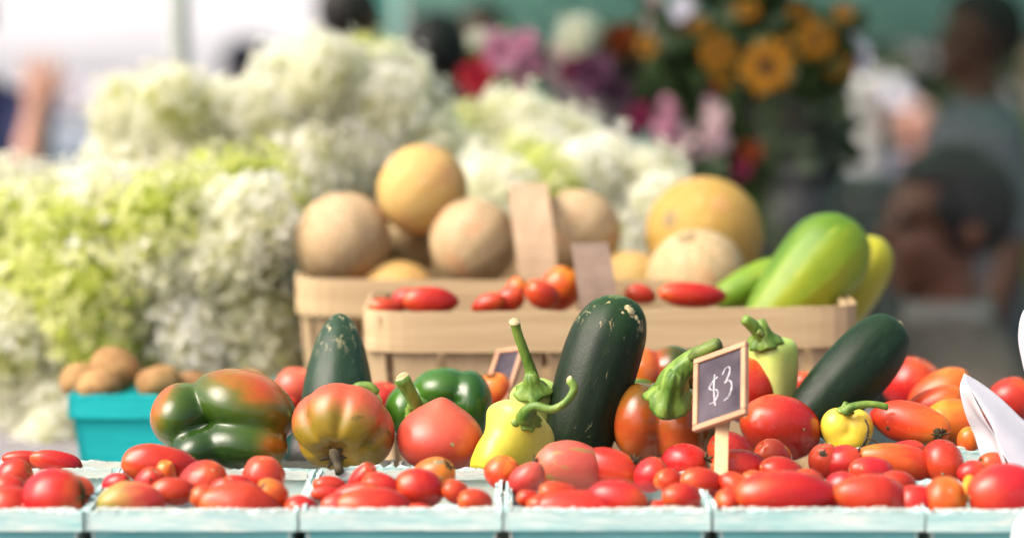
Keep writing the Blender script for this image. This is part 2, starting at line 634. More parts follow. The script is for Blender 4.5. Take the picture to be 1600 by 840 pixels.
M['cantaloupe'] = melon_mat('cantaloupe_rind', (0.36, 0.245, 0.115), (0.44, 0.30, 0.15), (0.54, 0.43, 0.27))
M['cantaloupe_yellow'] = melon_mat('cantaloupe_yellow_rind', (0.46, 0.31, 0.08), (0.55, 0.29, 0.06), (0.56, 0.43, 0.20))
M['cantaloupe_pale'] = melon_mat('cantaloupe_pale_rind', (0.36, 0.26, 0.11), (0.45, 0.31, 0.15), (0.54, 0.44, 0.27))
M['honey'] = melon_mat('golden_melon_rind', (0.33, 0.195, 0.03), (0.42, 0.255, 0.045), (0.46, 0.31, 0.10))
M['potato'] = plain_mat('potato_skin', (0.26, 0.14, 0.055), (0.42, 0.26, 0.10), 35, 0.75, 0.25, bmp=0.3)


def carton_mat(name, c1, c2, worn, fac=0.5):
    m, t, bs = nt(name)
    v = coords(t, 'Object', (5, 5, 60))
    r = ramp_node(t, [(0.3, c1), (0.7, c2)])
    t.links.new(noise(t, v, 3.0, 5, 0.65), r.inputs[0])
    n2 = noise(t, coords(t, 'Object', (14, 14, 60)), 2.0, 6, 0.7, 0.6)
    rw = ramp_node(t, [(fac, 0.0), (fac + 0.18, 1.0)])
    t.links.new(n2, rw.inputs[0])
    c = mixc(t, math_node(t, 'MULTIPLY', rw.outputs[0], 0.8), r.outputs[0], worn)
    t.links.new(c, bs.inputs['Base Color'])
    bs.inputs['Roughness'].default_value = 0.85
    bs.inputs['Specular IOR Level'].default_value = 0.15
    bump(t, bs, noise(t, coords(t, 'Object', (12, 12, 90)), 6.0, 5, 0.7), 0.5, 0.002)
    return m


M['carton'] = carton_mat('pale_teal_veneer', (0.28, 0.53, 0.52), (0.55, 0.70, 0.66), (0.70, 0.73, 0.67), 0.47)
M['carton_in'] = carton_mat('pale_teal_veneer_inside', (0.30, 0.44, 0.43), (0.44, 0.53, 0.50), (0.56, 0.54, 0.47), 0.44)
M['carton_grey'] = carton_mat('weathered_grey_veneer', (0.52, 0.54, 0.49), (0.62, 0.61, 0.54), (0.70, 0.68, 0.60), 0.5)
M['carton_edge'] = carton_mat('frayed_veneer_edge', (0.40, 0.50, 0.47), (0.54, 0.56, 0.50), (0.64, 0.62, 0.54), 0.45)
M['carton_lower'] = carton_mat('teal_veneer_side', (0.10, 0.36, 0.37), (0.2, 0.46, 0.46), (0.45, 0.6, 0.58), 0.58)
M['carton_teal'] = carton_mat('vivid_teal_veneer', (0.010, 0.36, 0.37), (0.018, 0.44, 0.44), (0.05, 0.5, 0.5), 0.62)


def wood_mat(name, c1, c2, stretch, scale=1.0, vary=0.16):
    m, t, bs = nt(name)
    v = coords(t, 'Object', stretch)
    r = ramp_node(t, [(0.25, c1), (0.75, c2)])
    t.links.new(noise(t, v, scale, 5, 0.65, 0.5), r.inputs[0])
    hv = t.nodes.new('ShaderNodeHueSaturation')
    oi = t.nodes.new('ShaderNodeObjectInfo')
    t.links.new(math_node(t, 'ADD', math_node(t, 'MULTIPLY', oi.outputs['Random'], 2 * vary), 1 - vary), hv.inputs['Value'])
    t.links.new(r.outputs[0], hv.inputs['Color'])
    t.links.new(hv.outputs[0], bs.inputs['Base Color'])
    bs.inputs['Roughness'].default_value = 0.7
    bs.inputs['Specular IOR Level'].default_value = 0.25
    bump(t, bs, noise(t, v, scale * 3, 4), 0.3, 0.001)
    return m


M['band'] = wood_mat('basket_band_wood', (0.39, 0.275, 0.145), (0.53, 0.40, 0.235), (7, 7, 110), vary=0.06)
M['slat'] = wood_mat('basket_slat_wood', (0.33, 0.235, 0.13), (0.48, 0.36, 0.215), (60, 60, 5))
M['handle'] = wood_mat('basket_handle_wood', (0.30, 0.205, 0.125), (0.43, 0.305, 0.195), (60, 60, 6), vary=0.04)
M['handle_shade'] = wood_mat('shaded_handle_wood', (0.14, 0.095, 0.07), (0.22, 0.155, 0.115), (60, 60, 6), vary=0.04)  # darker copy of the handle wood, its shade put into the colour
M['sign_wood'] = wood_mat('sign_frame_wood', (0.36, 0.19, 0.11), (0.52, 0.30, 0.18), (40, 40, 120), vary=0.04)
M['stick_wood'] = wood_mat('sign_stick_wood', (0.60, 0.38, 0.18), (0.70, 0.50, 0.28), (160, 160, 14), vary=0.03)
M['slate'] = plain_mat('chalkboard_slate', (0.020, 0.016, 0.024), (0.105, 0.085, 0.105), 28, 0.75, 0.25, bmp=0.1, lo=0.3, hi=0.75)
M['chalk'] = plain_mat('white_chalk', (0.22, 0.22, 0.24), (0.66, 0.66, 0.68), 700, 0.95, 0.1, bmp=0.0)
M['bag'] = plain_mat('white_plastic_film', (0.80, 0.79, 0.83), (0.86, 0.85, 0.88), 12, 0.4, 0.4, bmp=0.15, bdist=0.004, trans=0.35)
M['cloth'] = plain_mat('grey_tablecloth', (0.20, 0.19, 0.20), (0.25, 0.24, 0.25), 40, 0.9, 0.1)
M['steel'] = plain_mat('grey_steel', (0.25, 0.26, 0.27), (0.32, 0.33, 0.34), 10, 0.45, 0.5)
M['pole'] = plain_mat('pale_grey_paint', (0.30, 0.32, 0.30), (0.36, 0.38, 0.35), 14, 0.5, 0.4)
# ------------------------------------------------------------------ ground
M['asphalt'] = plain_mat('asphalt', (0.10, 0.10, 0.10), (0.16, 0.155, 0.15), 4, 0.9, 0.2, shift=False)
g_n = 24
gx = np.linspace(-1, 1, g_n)


def gz(y):
    """the ground falls away gently behind the stall"""
    t = min(1.0, max(0.0, (y - 5.0) / 11.0))
    return -0.8 * t * t * (3 - 2 * t)


gy = sorted(list(np.linspace(-1, 1, g_n) ** 3 * 900) + [5, 6, 7, 8, 9, 10, 11, 12, 13, 14, 15, 16, 20])
gx = np.linspace(-1, 1, g_n) ** 3 * 900
gv = [(a, b, gz(b)) for b in gy for a in gx]
gf = [(j * g_n + i, j * g_n + i + 1, (j + 1) * g_n + i + 1, (j + 1) * g_n + i) for j in range(len(gy) - 1) for i in range(g_n - 1)]
tag(obj('ground', gv, gf, M['asphalt']), kind='structure')

# ------------------------------------------------------------------ table
TZ = 1.05


def rect_part(name, c, h, mat, parent, bev=0.0, R=None):
    v, f = box(c, h, R)
    o = part(name, v, f, mat, parent, smooth=False)
    if bev:
        bevel(o, bev)
    return o


M['table_wood'] = wood_mat('table_wood', (0.30, 0.22, 0.15), (0.40, 0.30, 0.20), (3, 30, 30))


def stall_table(x0, x1, y0, y1, label, cloth_label):
    cx, cy, hx, hy = (x0 + x1) / 2, (y0 + y1) / 2, (x1 - x0) / 2, (y1 - y0) / 2
    tb = empty('market_table', (cx, cy, 0), label, 'table', 'stall tables')
    rect_part('tabletop', (cx, cy, TZ - 0.018), (hx, hy, 0.014), M['table_wood'], tb, 0.003)
    for sx in (-1, 1):
        for sy in (-1, 1):
            rect_part('leg', (cx + sx * (hx - 0.06), cy + sy * (hy - 0.05), (TZ - 0.034) / 2), (0.025, 0.025, (TZ - 0.034) / 2), M['steel'], tb, 0.004)
    cl_v, cl_f = [], []
    nxc, nyc = 61, 41
    for j in range(nyc):
        for i in range(nxc):
            x, y = (i / (nxc - 1) * 2 - 1) * (hx + 0.16), (j / (nyc - 1) * 2 - 1) * (hy + 0.16)
            ox, oy = max(0, abs(x) - hx - 0.004), max(0, abs(y) - hy - 0.004)
            drop = max(ox, oy)
            z = TZ + 0.0012 * math.sin(9 * x + 3 * y) * math.sin(7 * y)
            if drop > 0:
                if ox:
                    x = math.copysign(hx + 0.005 + 0.003 * (1 + math.sin(30 * y)), x)
                if oy:
                    y = math.copysign(hy + 0.005 + 0.003 * (1 + math.sin(30 * x)), y)
                z = TZ - drop * 1.9
            cl_v.append((x + cx, y + cy, z + 0.001))
    for j in range(nyc - 1):
        for i in range(nxc - 1):
            a = j * nxc + i
            cl_f.append((a, a + 1, a + nxc + 1, a + nxc))
    tag(obj('tablecloth', cl_v, cl_f, M['cloth']), cloth_label, 'tablecloth', 'grey tablecloths')


stall_table(-1.5, 1.5, 1.49, 2.64, 'front stall table carrying the berry cartons and vegetables', 'plain grey cloth on the front table under the cartons')
stall_table(-1.5, 0.40, 2.67, 3.36, 'middle stall table carrying the melon basket and hydrangeas', 'plain grey cloth on the middle table under the melon basket')
stall_table(-1.5, 0.50, 3.39, 3.88, 'rear stall table carrying the black flower buckets', 'plain grey cloth on the rear table under the flower buckets')

# ------------------------------------------------------------------ cartons
CH = 0.090


def frayed_panel(L, h, th, seed, fray=0.0012, n=46):
    """upright veneer strip along x, centred, bottom at 0, with a frayed top edge; thickness along y"""
    r = np.random.RandomState(seed)
    base = np.cumsum(r.normal(size=n)) * 0.0003
    base -= np.linspace(base[0], base[-1], n)
    xs = np.linspace(-L / 2, L / 2, n)
    v, f = [], []
    for s in (-1, 1):
        tops = h + base + r.normal(size=n) * fray * 0.6 + (r.uniform(size=n) > 0.9) * r.uniform(-2.2, 1.2, n) * fray
        for i in range(n):
            bow = 0.0006 * math.sin(3.1 * xs[i] / L * 2 + seed)
            v.append((xs[i], s * th / 2 + bow, 0))
            v.append((xs[i], s * th / 2 + bow, h * 0.93))
            v.append((xs[i], s * th / 2 + bow + s * r.uniform(0, 0.0005), tops[i]))
    o = 3 * n
    for i in range(n - 1):
        a, b = 3 * i, 3 * i + 3
        f += [(a, b, b + 1, a + 1), (a + 1, b + 1, b + 2, a + 2)]
        f += [(o + b, o + a, o + a + 1, o + b + 1), (o + b + 1, o + a + 1, o + a + 2, o + b + 2)]
        f += [(a + 2, b + 2, o + b + 2, o + a + 2), (b, a, o + a, o + b)]
    for e in (0, n - 1):
        q = [3 * e, 3 * e + 1, 3 * e + 2, o + 3 * e + 2, o + 3 * e + 1, o + 3 * e]
        f.append(tuple(q if e else q[::-1]))
    return np.array(v, float), f


def carton(x0, x1, y0, y1, zb, zt, mat, matin, mate, label, group, seed, rim=0.0135, rot=0.0, base_z=None):
    cx, cy = (x0 + x1) / 2, (y0 + y1) / 2
    W, D, H = x1 - x0, y1 - y0, zt - zb
    c = empty('berry_carton', (cx, cy, zb), label, 'carton', group, rot)
    Mc = MW[c.name]
    tp = 0.008                       # walls lean in towards the base
    for k, (L, off, ang) in enumerate(((W, D / 2, 0), (D, W / 2, 90), (W, D / 2, 180), (D, W / 2, 270))):
        v, f = frayed_panel(L - 0.004, H - 0.003, 0.0016, seed + k, 0.0010)
        lean = 1 - v[:, 2] / H
        v[:, 1] += -(off - 0.0035) + tp * lean
        v[:, 0] *= 1 - 2 * tp / L * lean
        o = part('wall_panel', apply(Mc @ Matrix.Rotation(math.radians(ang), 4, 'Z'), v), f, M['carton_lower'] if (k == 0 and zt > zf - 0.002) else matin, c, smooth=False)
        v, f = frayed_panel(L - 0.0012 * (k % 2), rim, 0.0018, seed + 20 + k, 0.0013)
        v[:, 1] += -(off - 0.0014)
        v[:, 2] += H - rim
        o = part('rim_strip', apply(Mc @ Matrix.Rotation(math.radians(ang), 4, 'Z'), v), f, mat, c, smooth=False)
    v, f = box((0, 0, base_z or 0.0022), (W / 2 - (0.005 if base_z else tp + 0.005), D / 2 - (0.005 if base_z else tp + 0.005), 0.0012))
    part('base', apply(Mc, v), f, matin, c, smooth=False)
    # folded veneer lip over the rim, front and back
    for k, (L, off, ang) in ((0, (W, D / 2, 0)), (2, (W, D / 2, 180))):
        r = np.random.RandomState(seed + 60 + k)
        n = 60
        xs = np.linspace(-L / 2 + 0.006, L / 2 - 0.006, n)
        v, f = [], []
        wz = np.convolve(r.normal(size=n + 8), np.ones(9) / 9, 'valid') * 0.0011
        for i in range(n):
            zz = H - 0.0035 + wz[i]
            a, b, t_ = r.uniform(0.0034, 0.0044), r.uniform(0.0020, 0.0030), r.uniform(0.0004, 0.0012)
            y_ = -(off - 0.0045)
            v += [(xs[i], y_ + 0.0014, zz), (xs[i], y_ + 0.0014, zz + a), (xs[i], y_ + 0.0046, zz + a + t_ * 0.4), (xs[i], y_ + 0.0046, zz - b)]
        for i in range(n - 1):
            for j in range(4):
                j2 = (j + 1) % 4
                f.append((4 * i + j, 4 * i + j2, 4 * i + 4 + j2, 4 * i + 4 + j))
        f += [(3, 2, 1, 0), (4 * n - 4, 4 * n - 3, 4 * n - 2, 4 * n - 1)]
        part('frayed_lip', apply(Mc @ Matrix.Rotation(math.radians(ang), 4, 'Z'), v), f, mate, c, smooth=False)
    return c


D1 = 1.60
seps = [-196, 130, 466, 786, 1113, 1446, 1776]
row1_labels = ['pale teal carton at the front left corner holding the large blurred tomato',
               'pale teal front carton under the big green and red bell pepper',
               'pale teal front carton below the green ribbed heirloom tomato',
               'pale teal front carton below the large dark zucchini, nearly empty in its left half',
               'pale teal front carton with the long plum tomato, right of the chalk sign stick',
               'pale teal carton at the front right corner below the white bag']
zf = P(0, 797, D1)[2]
depth1 = [0.166, 0.160, 0.158, 0.152, 0.108, 0.108]
for i in range(6):
    xa, xb = P(seps[i], 797, D1)[0] + 0.0008, P(seps[i + 1], 797, D1)[0] - 0.0008
    carton(xa, xb, D1 + rnd.uniform(-0.002, 0.002), D1 + depth1[i], TZ + 0.003, zf + rnd.uniform(-0.001, 0.001),
           M['carton'], M['carton_in'], M['carton_edge'], row1_labels[i], 'front row of berry cartons', 100 + 10 * i, base_z=zf - TZ - 0.003 - 0.026)
# second row: lower cartons behind, then the raised carton of orange tomatoes
seps2 = [(-150, 205, 1.772, 0.13, -0.020), (226, 600, 1.770, 0.15, -0.022), (606, 950, 1.768, 0.15, -0.022), (956, 1290, 1.762, 0.15, -0.024), (1118, 1442, 1.712, 0.098, -0.018), (1450, 1775, 1.712, 0.098, -0.018), (1300, 1640, 1.816, 0.15, 0.004)]
row2_labels = ['carton behind the front left one with two plum tomatoes showing over its rim',
               'carton under the big turning bell pepper and ribbed heirloom, behind the front row',
               'carton under the pink heart-shaped tomato and pale yellow pepper',
               'carton under the brown bell pepper with the massive stem',
               'carton with the deep red tomatoes right behind the sign stick',
               'carton behind the front right corner touching the white bag',
               'pale teal carton with a frayed rim under the orange tomatoes next to the white bag']
for i, (pa, pb, d0, dp, dz) in enumerate(seps2):
    k = d0 / FPX
    carton((pa - 800) * k, (pb - 800) * k, d0, d0 + dp, TZ + 0.003, zf + dz, M['carton_grey'] if i < 4 else M['carton'], M['carton_grey'] if i < 4 else M['carton_in'],
           M['carton_edge'], row2_labels[i], 'second row of berry cartons', 300 + 10 * i)
DP = 2.20
zp = P(0, 620, DP)[2]
carton(P(106, 620, DP)[0], P(316, 620, DP)[0], DP, DP + 0.14, TZ + 0.003, zp, M['carton_teal'], M['carton_teal'], M['carton_teal'],
       'bright teal carton of brown potatoes behind the bell pepper at left', 'potato cartons', 500, rim=0.02)
carton(P(322, 620, DP)[0], P(450, 620, DP)[0], DP, DP + 0.14, TZ + 0.003, zp - 0.002, M['carton_teal'], M['carton_teal'], M['carton_teal'],
       'narrow teal carton almost fully hidden behind the right lobe of the big bell pepper', 'potato cartons', 520, rim=0.02)

# ------------------------------------------------------------------ fruit builders
seed_c = [1000]


def nseed():
    seed_c[0] += 1
    return seed_c[0]


def surf_at(o, px, py, d):
    """point and outward normal on object o nearest to the line through pixel (px,py), camera side"""
    me = o.data
    n = len(me.vertices)
    co = np.empty(n * 3); me.vertices.foreach_get('co', co); co = apply(MW[o.name], co.reshape(-1, 3))
    no = np.empty(n * 3); me.vertices.foreach_get('normal', no); no = no.reshape(-1, 3) @ np.array(MW[o.name])[:3, :3].T
    scr = np.stack([co[:, 0] / co[:, 1], (co[:, 2] - CAMZ) / co[:, 1]], 1)
    tp = P(px, py, d)
    dist = np.hypot(scr[:, 0] - tp[0] / tp[1], scr[:, 1] - (tp[2] - CAMZ) / tp[1]) * FPX
    dist = dist + (no[:, 1] > 0.25) * 1000
    k = int(np.argmin(dist))
    return co[k], no[k] / np.linalg.norm(no[k])


def scar_on(o, px, py, d, r, mat=None, name='stem_scar'):
    p, n = surf_at(o, px, py, d)
    rs = np.random.RandomState(nseed())
    v = [(0, 0, 0.25 * r)]
    for ring, (rr, z) in enumerate(((0.5, 0.12), (1.0, -0.25))):
        for k in range(12):
            a = 2 * math.pi * k / 12
            q = rr * r * (1 + rs.uniform(-0.28, 0.28))
            v.append((q * math.cos(a), q * math.sin(a), z * r * (0.6 if ring == 0 else 1)))
    f = [(0, 1 + k, 1 + (k + 1) % 12) for k in range(12)]
    f += [(1 + k, 13 + k, 13 + (k + 1) % 12, 1 + (k + 1) % 12) for k in range(12)]
    return part(name, apply(TR(p, basis(n)), v), f, mat or M['scar'], o)


def calyx_on(o, px, py, d, r, stub=1.0, down=None, mat=None, name='calyx'):
    """dried star calyx with curling sepals and a short stub"""
    p, n = surf_at(o, px, py, d)
    rs = np.random.RandomState(nseed())
    B = TR(p, basis(n))
    bits = []
    for k in range(6):
        a = 2 * math.pi * k / 6 + rs.uniform(-0.3, 0.3)
        L = r * rs.uniform(0.8, 1.3)
        pts = [(0, 0, 0.06 * r)] + [(L * s * math.cos(a + 0.25 * s * rs.uniform(-1, 1)), L * s * math.sin(a), (0.12 + rs.uniform(0.05, 0.45) * s * s) * r) for s in (0.35, 0.7, 1.0)]
        bits.append(tube(pts, [0.16 * r, 0.15 * r, 0.10 * r, 0.02 * r], 5, 7))
    bits.append(star([((0, 0, 0.05 * r), (0.34 * r, 0.34 * r, 0.2 * r))], nu=8, nv=6, rough=0.2, seed=nseed())[:2])
    st = np.array([(0, 0, 0), (0.05 * r, 0, 0.4 * r), (0.1 * r, 0.05 * r, 0.9 * r * stub)])
    bits.append(tube(st, [0.2 * r, 0.13 * r, 0.17 * r], 6, 6))
    v, f = join(*bits)
    return part(name, apply(B, v), f, mat or M['dried'], o)


def tomato(px, py, hl, hs, d, ang, mat, label, tilt=0.25, shape='plum', group='tomatoes', nu=44, nv=28, name=None, lump=0.045):
    """hl: half length, hs: half width in photograph pixels; ang: direction of the stem end in the picture, degrees"""
    s = S(d)
    a, b = hl * s, hs * s
    D, f = sph(nu, nv)
    z = D[:, 2]
    th = np.arccos(np.clip(z, -1, 1))
    ph = np.arctan2(D[:, 1], D[:, 0])
    sd = nseed()
    r = np.random.RandomState(sd)
    R = np.sin(th)
    Z = z.copy()
    if shape == 'plum':
        Z = np.sign(z) * np.abs(z) ** 0.92
        R = R * (1 + 0.05 * z * r.uniform(-1, 1)) * (1.0 + 0.04 * (1 - z * z))
        Z -= 0.05 * np.exp(-(th / 0.22) ** 2)
        Z -= 0.05 * np.exp(-((math.pi - th) / 0.16) ** 2)
    elif shape == 'round':
        Z = z * (1 - 0.10 * np.exp(-(th / 0.35) ** 2))
        Z -= 0.07 * np.exp(-(th / 0.28) ** 2)
    elif shape == 'pear':
        R = R * (1 - 0.30 * np.clip(z, 0, 1) ** 1.3 + 0.05 * (z < 0))
        Z -= 0.06 * np.exp(-(th / 0.3) ** 2)
    elif shape == 'lumpy':
        k = r.randint(5, 8)
        gro = np.abs(np.cos(k * ph / 2 + r.uniform(0, 6)))
        R = R * (1 - 0.10 * (1 - gro) ** 2 * np.exp(-((th - 0.6) / 0.8) ** 2))
        Z -= 0.14 * np.exp(-(th / 0.35) ** 2)
    k = 1 + lump * wob(D, sd, 1.8) + 0.012 * wob(D, sd + 5, 4.5)
    v = np.stack([D[:, 0] / np.maximum(np.sin(th), 1e-6) * R * b * k, D[:, 1] / np.maximum(np.sin(th), 1e-6) * R * b * k, Z * a * k], 1)
    v[0, :2] = 0
    v[-1, :2] = 0
    ar = math.radians(ang)
    ax = Vector((math.cos(ar), -tilt, math.sin(ar)))
    Mx = TR(P(px, py, d), basis(ax) @ Matrix.Rotation(r.uniform(0, 6.28), 4, 'Z'))
    o = obj(name or 'tomato', v, f, M[mat] if isinstance(mat, str) else mat, Mx)
    tag(o, label, 'tomato', group)
    top = v[0][2]
    k_ = r.uniform()
    n_ = 12
    q = b * r.uniform(0.09, 0.15)
    sv = [(0, 0, top + 0.0003)] + [(q * (1 + r.uniform(-.3, .3)) * math.cos(2 * math.pi * i / n_), q * (1 + r.uniform(-.3, .3)) * math.sin(2 * math.pi * i / n_), top + 0.0001 + (0.0 if shape == 'plum' else 0.04 * q)) for i in range(n_)]
    part('stem_scar', sv, [(0, 1 + i, 1 + (i + 1) % n_) for i in range(n_)], M['scar'], o, local=True)
    if k_ > 0.8:
        bits = []
        for i in range(5):
            a_ = 2 * math.pi * i / 5 + r.uniform(-.3, .3)
            L_ = b * r.uniform(0.3, 0.55)
            bits.append(tube([(0, 0, top), (L_ * .5 * math.cos(a_), L_ * .5 * math.sin(a_), top + b * .08), (L_ * math.cos(a_), L_ * math.sin(a_), top + b * r.uniform(0, .16))], [b * .05, b * .05, b * .01], 5, 6))
        part('calyx', *join(*bits), M['dried'], o, local=True)
    return o


def blob(name, px, py, d, ells, mat, label, catg, group=None, p=14, ripe=None, nu=72, nv=48, rough=0.012):
    """star-shaped body; ellipsoids in photograph pixels relative to (px,py): (dx, up, depth), radii (x, up, depth)"""
    s = S(d)
    E = [((e[0][0] * s, e[0][2] * s, e[0][1] * s), (e[1][0] * s, e[1][2] * s, e[1][1] * s)) + tuple(e[2:]) for e in ells]
    v, f, D = star(E, p, nu, nv, rough, nseed())
    at = None
    if ripe is not None:
        q = v / s
        at = {'ripe': ripe(q[:, 0], q[:, 2], q[:, 1])}     # x right, up, depth in px
    o = obj(name, v, f, mat, TR(P(px, py, d)), attr=at)
    return tag(o, label, catg, group)


def stem_on(o, pts, rad, d, mat=None, n=10, ridge=5, amp=0.07, name='stem', dep=None):
    """tube through photograph pixels; dep gives depth offsets in metres"""
    dep = dep or [0] * len(pts)
    w_ = [P(a, b, d + e) for (a, b), e in zip(pts, dep)]
    v, f = tube(w_, [r * S(d) for r in rad], n, None, ridge, amp)
    return part(name, v, f, mat or M['stem'], o)


def crown_on(o, px, py, d, r, axis, mat=None, thick=0.35, lobes=5):
    """green pepper calyx: a lobed, wavy cap seated on the shoulder"""
    s = S(d)
    rs = np.random.RandomState(nseed())
    ph0 = rs.uniform(0, 6)
    v, f = [], []
    n = 40
    prof = [(0.002, 1.02), (0.30, 0.98), (0.42, 0.62), (0.56, 0.34), (0.78, 0.17), (0.97, 0.02), (1.0, -0.10), (0.7, -0.16)]
    e1, e2 = rs.uniform(-1, 1, n), rs.uniform(0, 6.28, 4)
    for i, (pr, pz) in enumerate(prof):
        for k in range(n):
            a = 2 * math.pi * k / n
            lob = 1 + (0.07 * math.cos(lobes * a + ph0) + 0.05 * math.sin(2 * a + e2[0]) + 0.035 * math.sin(9 * a + e2[1]) + 0.03 * e1[k]) * (0.3 + pr ** 1.5)
            wav = (0.06 * math.sin(3 * a + e2[2]) + 0.05 * math.sin(7 * a + e2[3])) * pr
            v.append((pr * r * s * lob * math.cos(a), pr * r * s * lob * math.sin(a), (pz + wav) * r * s * thick / 0.35))
    m = len(prof)
    for i in range(m - 1):
        for k in range(n):
            k2 = (k + 1) % n
            f.append((i * n + k, (i + 1) * n + k, (i + 1) * n + k2, i * n + k2))
    return part('calyx', apply(TR(P(px, py, d), basis(axis)), v), f, mat or M['stem'], o)


def long_fruit(name, p0, p1, d0, d1, prof, mat, label, catg, group=None, ridge=0, amp=0.0, n=48, bend=0.0, ripe=None, lump=0.022, rot=0.0):
    """fruit along the line p0 -> p1 (pixels); prof = [(t, half-width px)]"""
    a, b = P(*p0, d0), P(*p1, d1)
    L = np.linalg.norm(b - a)
    dm = (d0 + d1) / 2
    t = np.linspace(0, 1, 60)
    t = 0.5 - 0.5 * np.cos(math.pi * t)
    pt = np.array(prof, float)
    q = cat(pt, 400)
    r = np.interp(t, q[:, 0], np.maximum(q[:, 1], 0)) * S(dm)
    # rounded ends
    v, f = [], []
    sd = nseed()
    for i, (tt, rr) in enumerate(zip(t, r)):
        for k in range(n):
            an = 2 * math.pi * k / n
            x = rr * math.cos(an) * (1 + amp * math.cos(ridge * an)) + bend * S(dm) * (1 - (2 * tt - 1) ** 2)
            y = rr * math.sin(an) * (1 + amp * math.cos(ridge * an))
            v.append((x, y, tt * L))
    v = np.array(v)
    dirs = np.stack([v[:, 0] / (r.max() + 1e-9), v[:, 1] / (r.max() + 1e-9), v[:, 2] / L * 3], 1)
    k_ = 1 + lump * wob(dirs, sd, 1.6)
    v[:, 0] *= k_; v[:, 1] *= k_
    for i in range(len(t) - 1):
        for k in range(n):
            k2 = (k + 1) % n
            f.append((i * n + k, i * n + k2, (i + 1) * n + k2, (i + 1) * n + k))
    f.append(tuple(range(n))[::-1])
    f.append(tuple((len(t) - 1) * n + k for k in range(n)))
    at = {'ripe': ripe(v, L)} if ripe is not None else None
    o = obj(name, v, f, mat, TR(a, basis(b - a) @ Matrix.Rotation(rot, 4, 'Z')), attr=at)
    return tag(o, label, catg, group)


# ------------------------------------------------------------------ main produce in the second row
def rp_a(x, u, y):
    # green round the groove centre, turning red away from it and towards the crown of each lobe
    d_ = np.hypot((x + 20) / 100.0, (u + 20) / 75.0)
    sm = lambda q: 1 / (1 + np.exp(-q))
    g = -0.01 + 0.33 * d_ + 0.30 * np.exp(-((x - 84) / 26) ** 2 - ((u + 30) / 24) ** 2) + 0.22 * np.exp(-((x - 66) / 34) ** 2 - ((u - 52) / 22) ** 2) + 0.0034 * np.maximum(u - 10, 0) - 0.16 * sm((-16 - u) / 5) * sm((50 - x) / 12) + 0.34 * sm((-78 - x) / 7) - 0.1 * sm((x + 60) / 8) * sm((-20 - x) / 8)
    return np.clip(g, 0, 1)


pepA = blob('bell_pepper', 345, 655, 1.855,
            [((-62, 4, 6), (50, 52, 70), 12), ((36, 18, 14), (86, 56, 82), -22), ((38, -34, -34), (72, 39, 60), -8), ((-32, -40, -42), (44, 34, 56), 20), ((20, -6, 60), (88, 62, 80))],
            M['bell_turning'], 'large lobed bell pepper turning from green to red, lying bottom end forward', 'bell pepper', 'bell peppers', p=16, ripe=rp_a, rough=0.014)
scar_on(pepA, 324, 673, 1.84, 4 * S(1.84), M['dried'], 'blossom_scar')


# ribbed heirloom tomato: pole with its dried stem faces the camera and down
def heirloom():
    d = 1.825
    s = S(d)
    D, f = sph(96, 56)
    th = np.arccos(np.clip(D[:, 2], -1, 1))
    ph = np.arctan2(D[:, 1], D[:, 0])
    ribs = np.zeros(len(D))
    for c, wd, dp in ((0.35, 0.16, 0.11), (1.35, 0.18, 0.09), (2.3, 0.20, 0.10), (3.25, 0.16, 0.12), (4.2, 0.17, 0.10), (5.2, 0.18, 0.11)):
        dd = np.angle(np.exp(1j * (ph - c)))
        ribs += 1.9 * dp * np.exp(-(dd / wd) ** 2)
    env = np.exp(-((th - 0.75) / 0.75) ** 2) + 0.25 * np.exp(-((th - 2.2) / 0.6) ** 2)
    k = 1 - ribs * env + 0.02 * wob(D, 5, 1.8)
    R = np.sin(th) ** 0.92 * 82 * s * k
    Z = (D[:, 2] * 62 - 20 * np.exp(-(th / 0.33) ** 2)) * s * (1 + 0.02 * wob(D, 6, 1.6))
    v = np.stack([np.cos(ph) * R, np.sin(ph) * R, Z], 1)
    v[0, :2] = 0; v[-1, :2] = 0
    ripe = np.clip(th / 2.3 + 0.04 * wob(D, 9, 2.5), 0, 1)
    Mx = TR(P(535, 670, d), basis((-0.14, -0.76, -0.62)))
    o = obj('heirloom_tomato', v, f, M['heirloom'], Mx, attr={'ripe': ripe})
    tag(o, 'ribbed heirloom tomato, green round its dried stem and pink on top', 'tomato', 'tomatoes')
    c = calyx_on(o, 523, 712, d, 27 * s, 1.2)
    p0 = P(524, 712, 1.765)
    v, f = tube([P(522, 708, 1.772), P(526, 722, 1.755), P(530, 737, 1.745)], [9 * s, 7 * s, 7 * s], 8, 8, 5, 0.12)
    part('stem', v, f, M['dried'], o)
    return o


heirloom()
zA = long_fruit('zucchini', (526, 690), (531, 489), 1.90, 1.95, [(0, 46), (0.08, 56), (0.25, 57), (0.45, 53), (0.62, 46), (0.78, 37), (0.9, 25), (0.97, 13), (1, 0.5)], M['zuke2'],
                'dark blue-green zucchini standing upright behind the ribbed heirloom tomato', 'zucchini', 'zucchini', ridge=8, amp=0.012)


def heart():
    d = 1.83
    s = S(d)
    prof = [(0.02, -62), (24, -60), (46, -51), (62, -35), (69, -14), (66, 4), (57, 19), (43, 32), (28, 42), (16, 50), (7, 55), (0.3, 57)]
    q = cat(np.array(prof), 40)
    v, f = lathe([(r * s, z * s) for r, z in q], 56)
    D = v / (np.linalg.norm(v, axis=1)[:, None] + 1e-9)
    v *= (1 + 0.030 * wob(D, 21, 2.0))[:, None]
    o = obj('heart_tomato', v, f, M['pink'], TR(P(687, 675, d), basis((0.08, -0.12, 1))))
    tag(o, 'rosy pink heart-shaped tomato with a pointed top in front of the green pepper', 'tomato', 'tomatoes')
    scar_on(o, 706, 692, d, 5 * s)


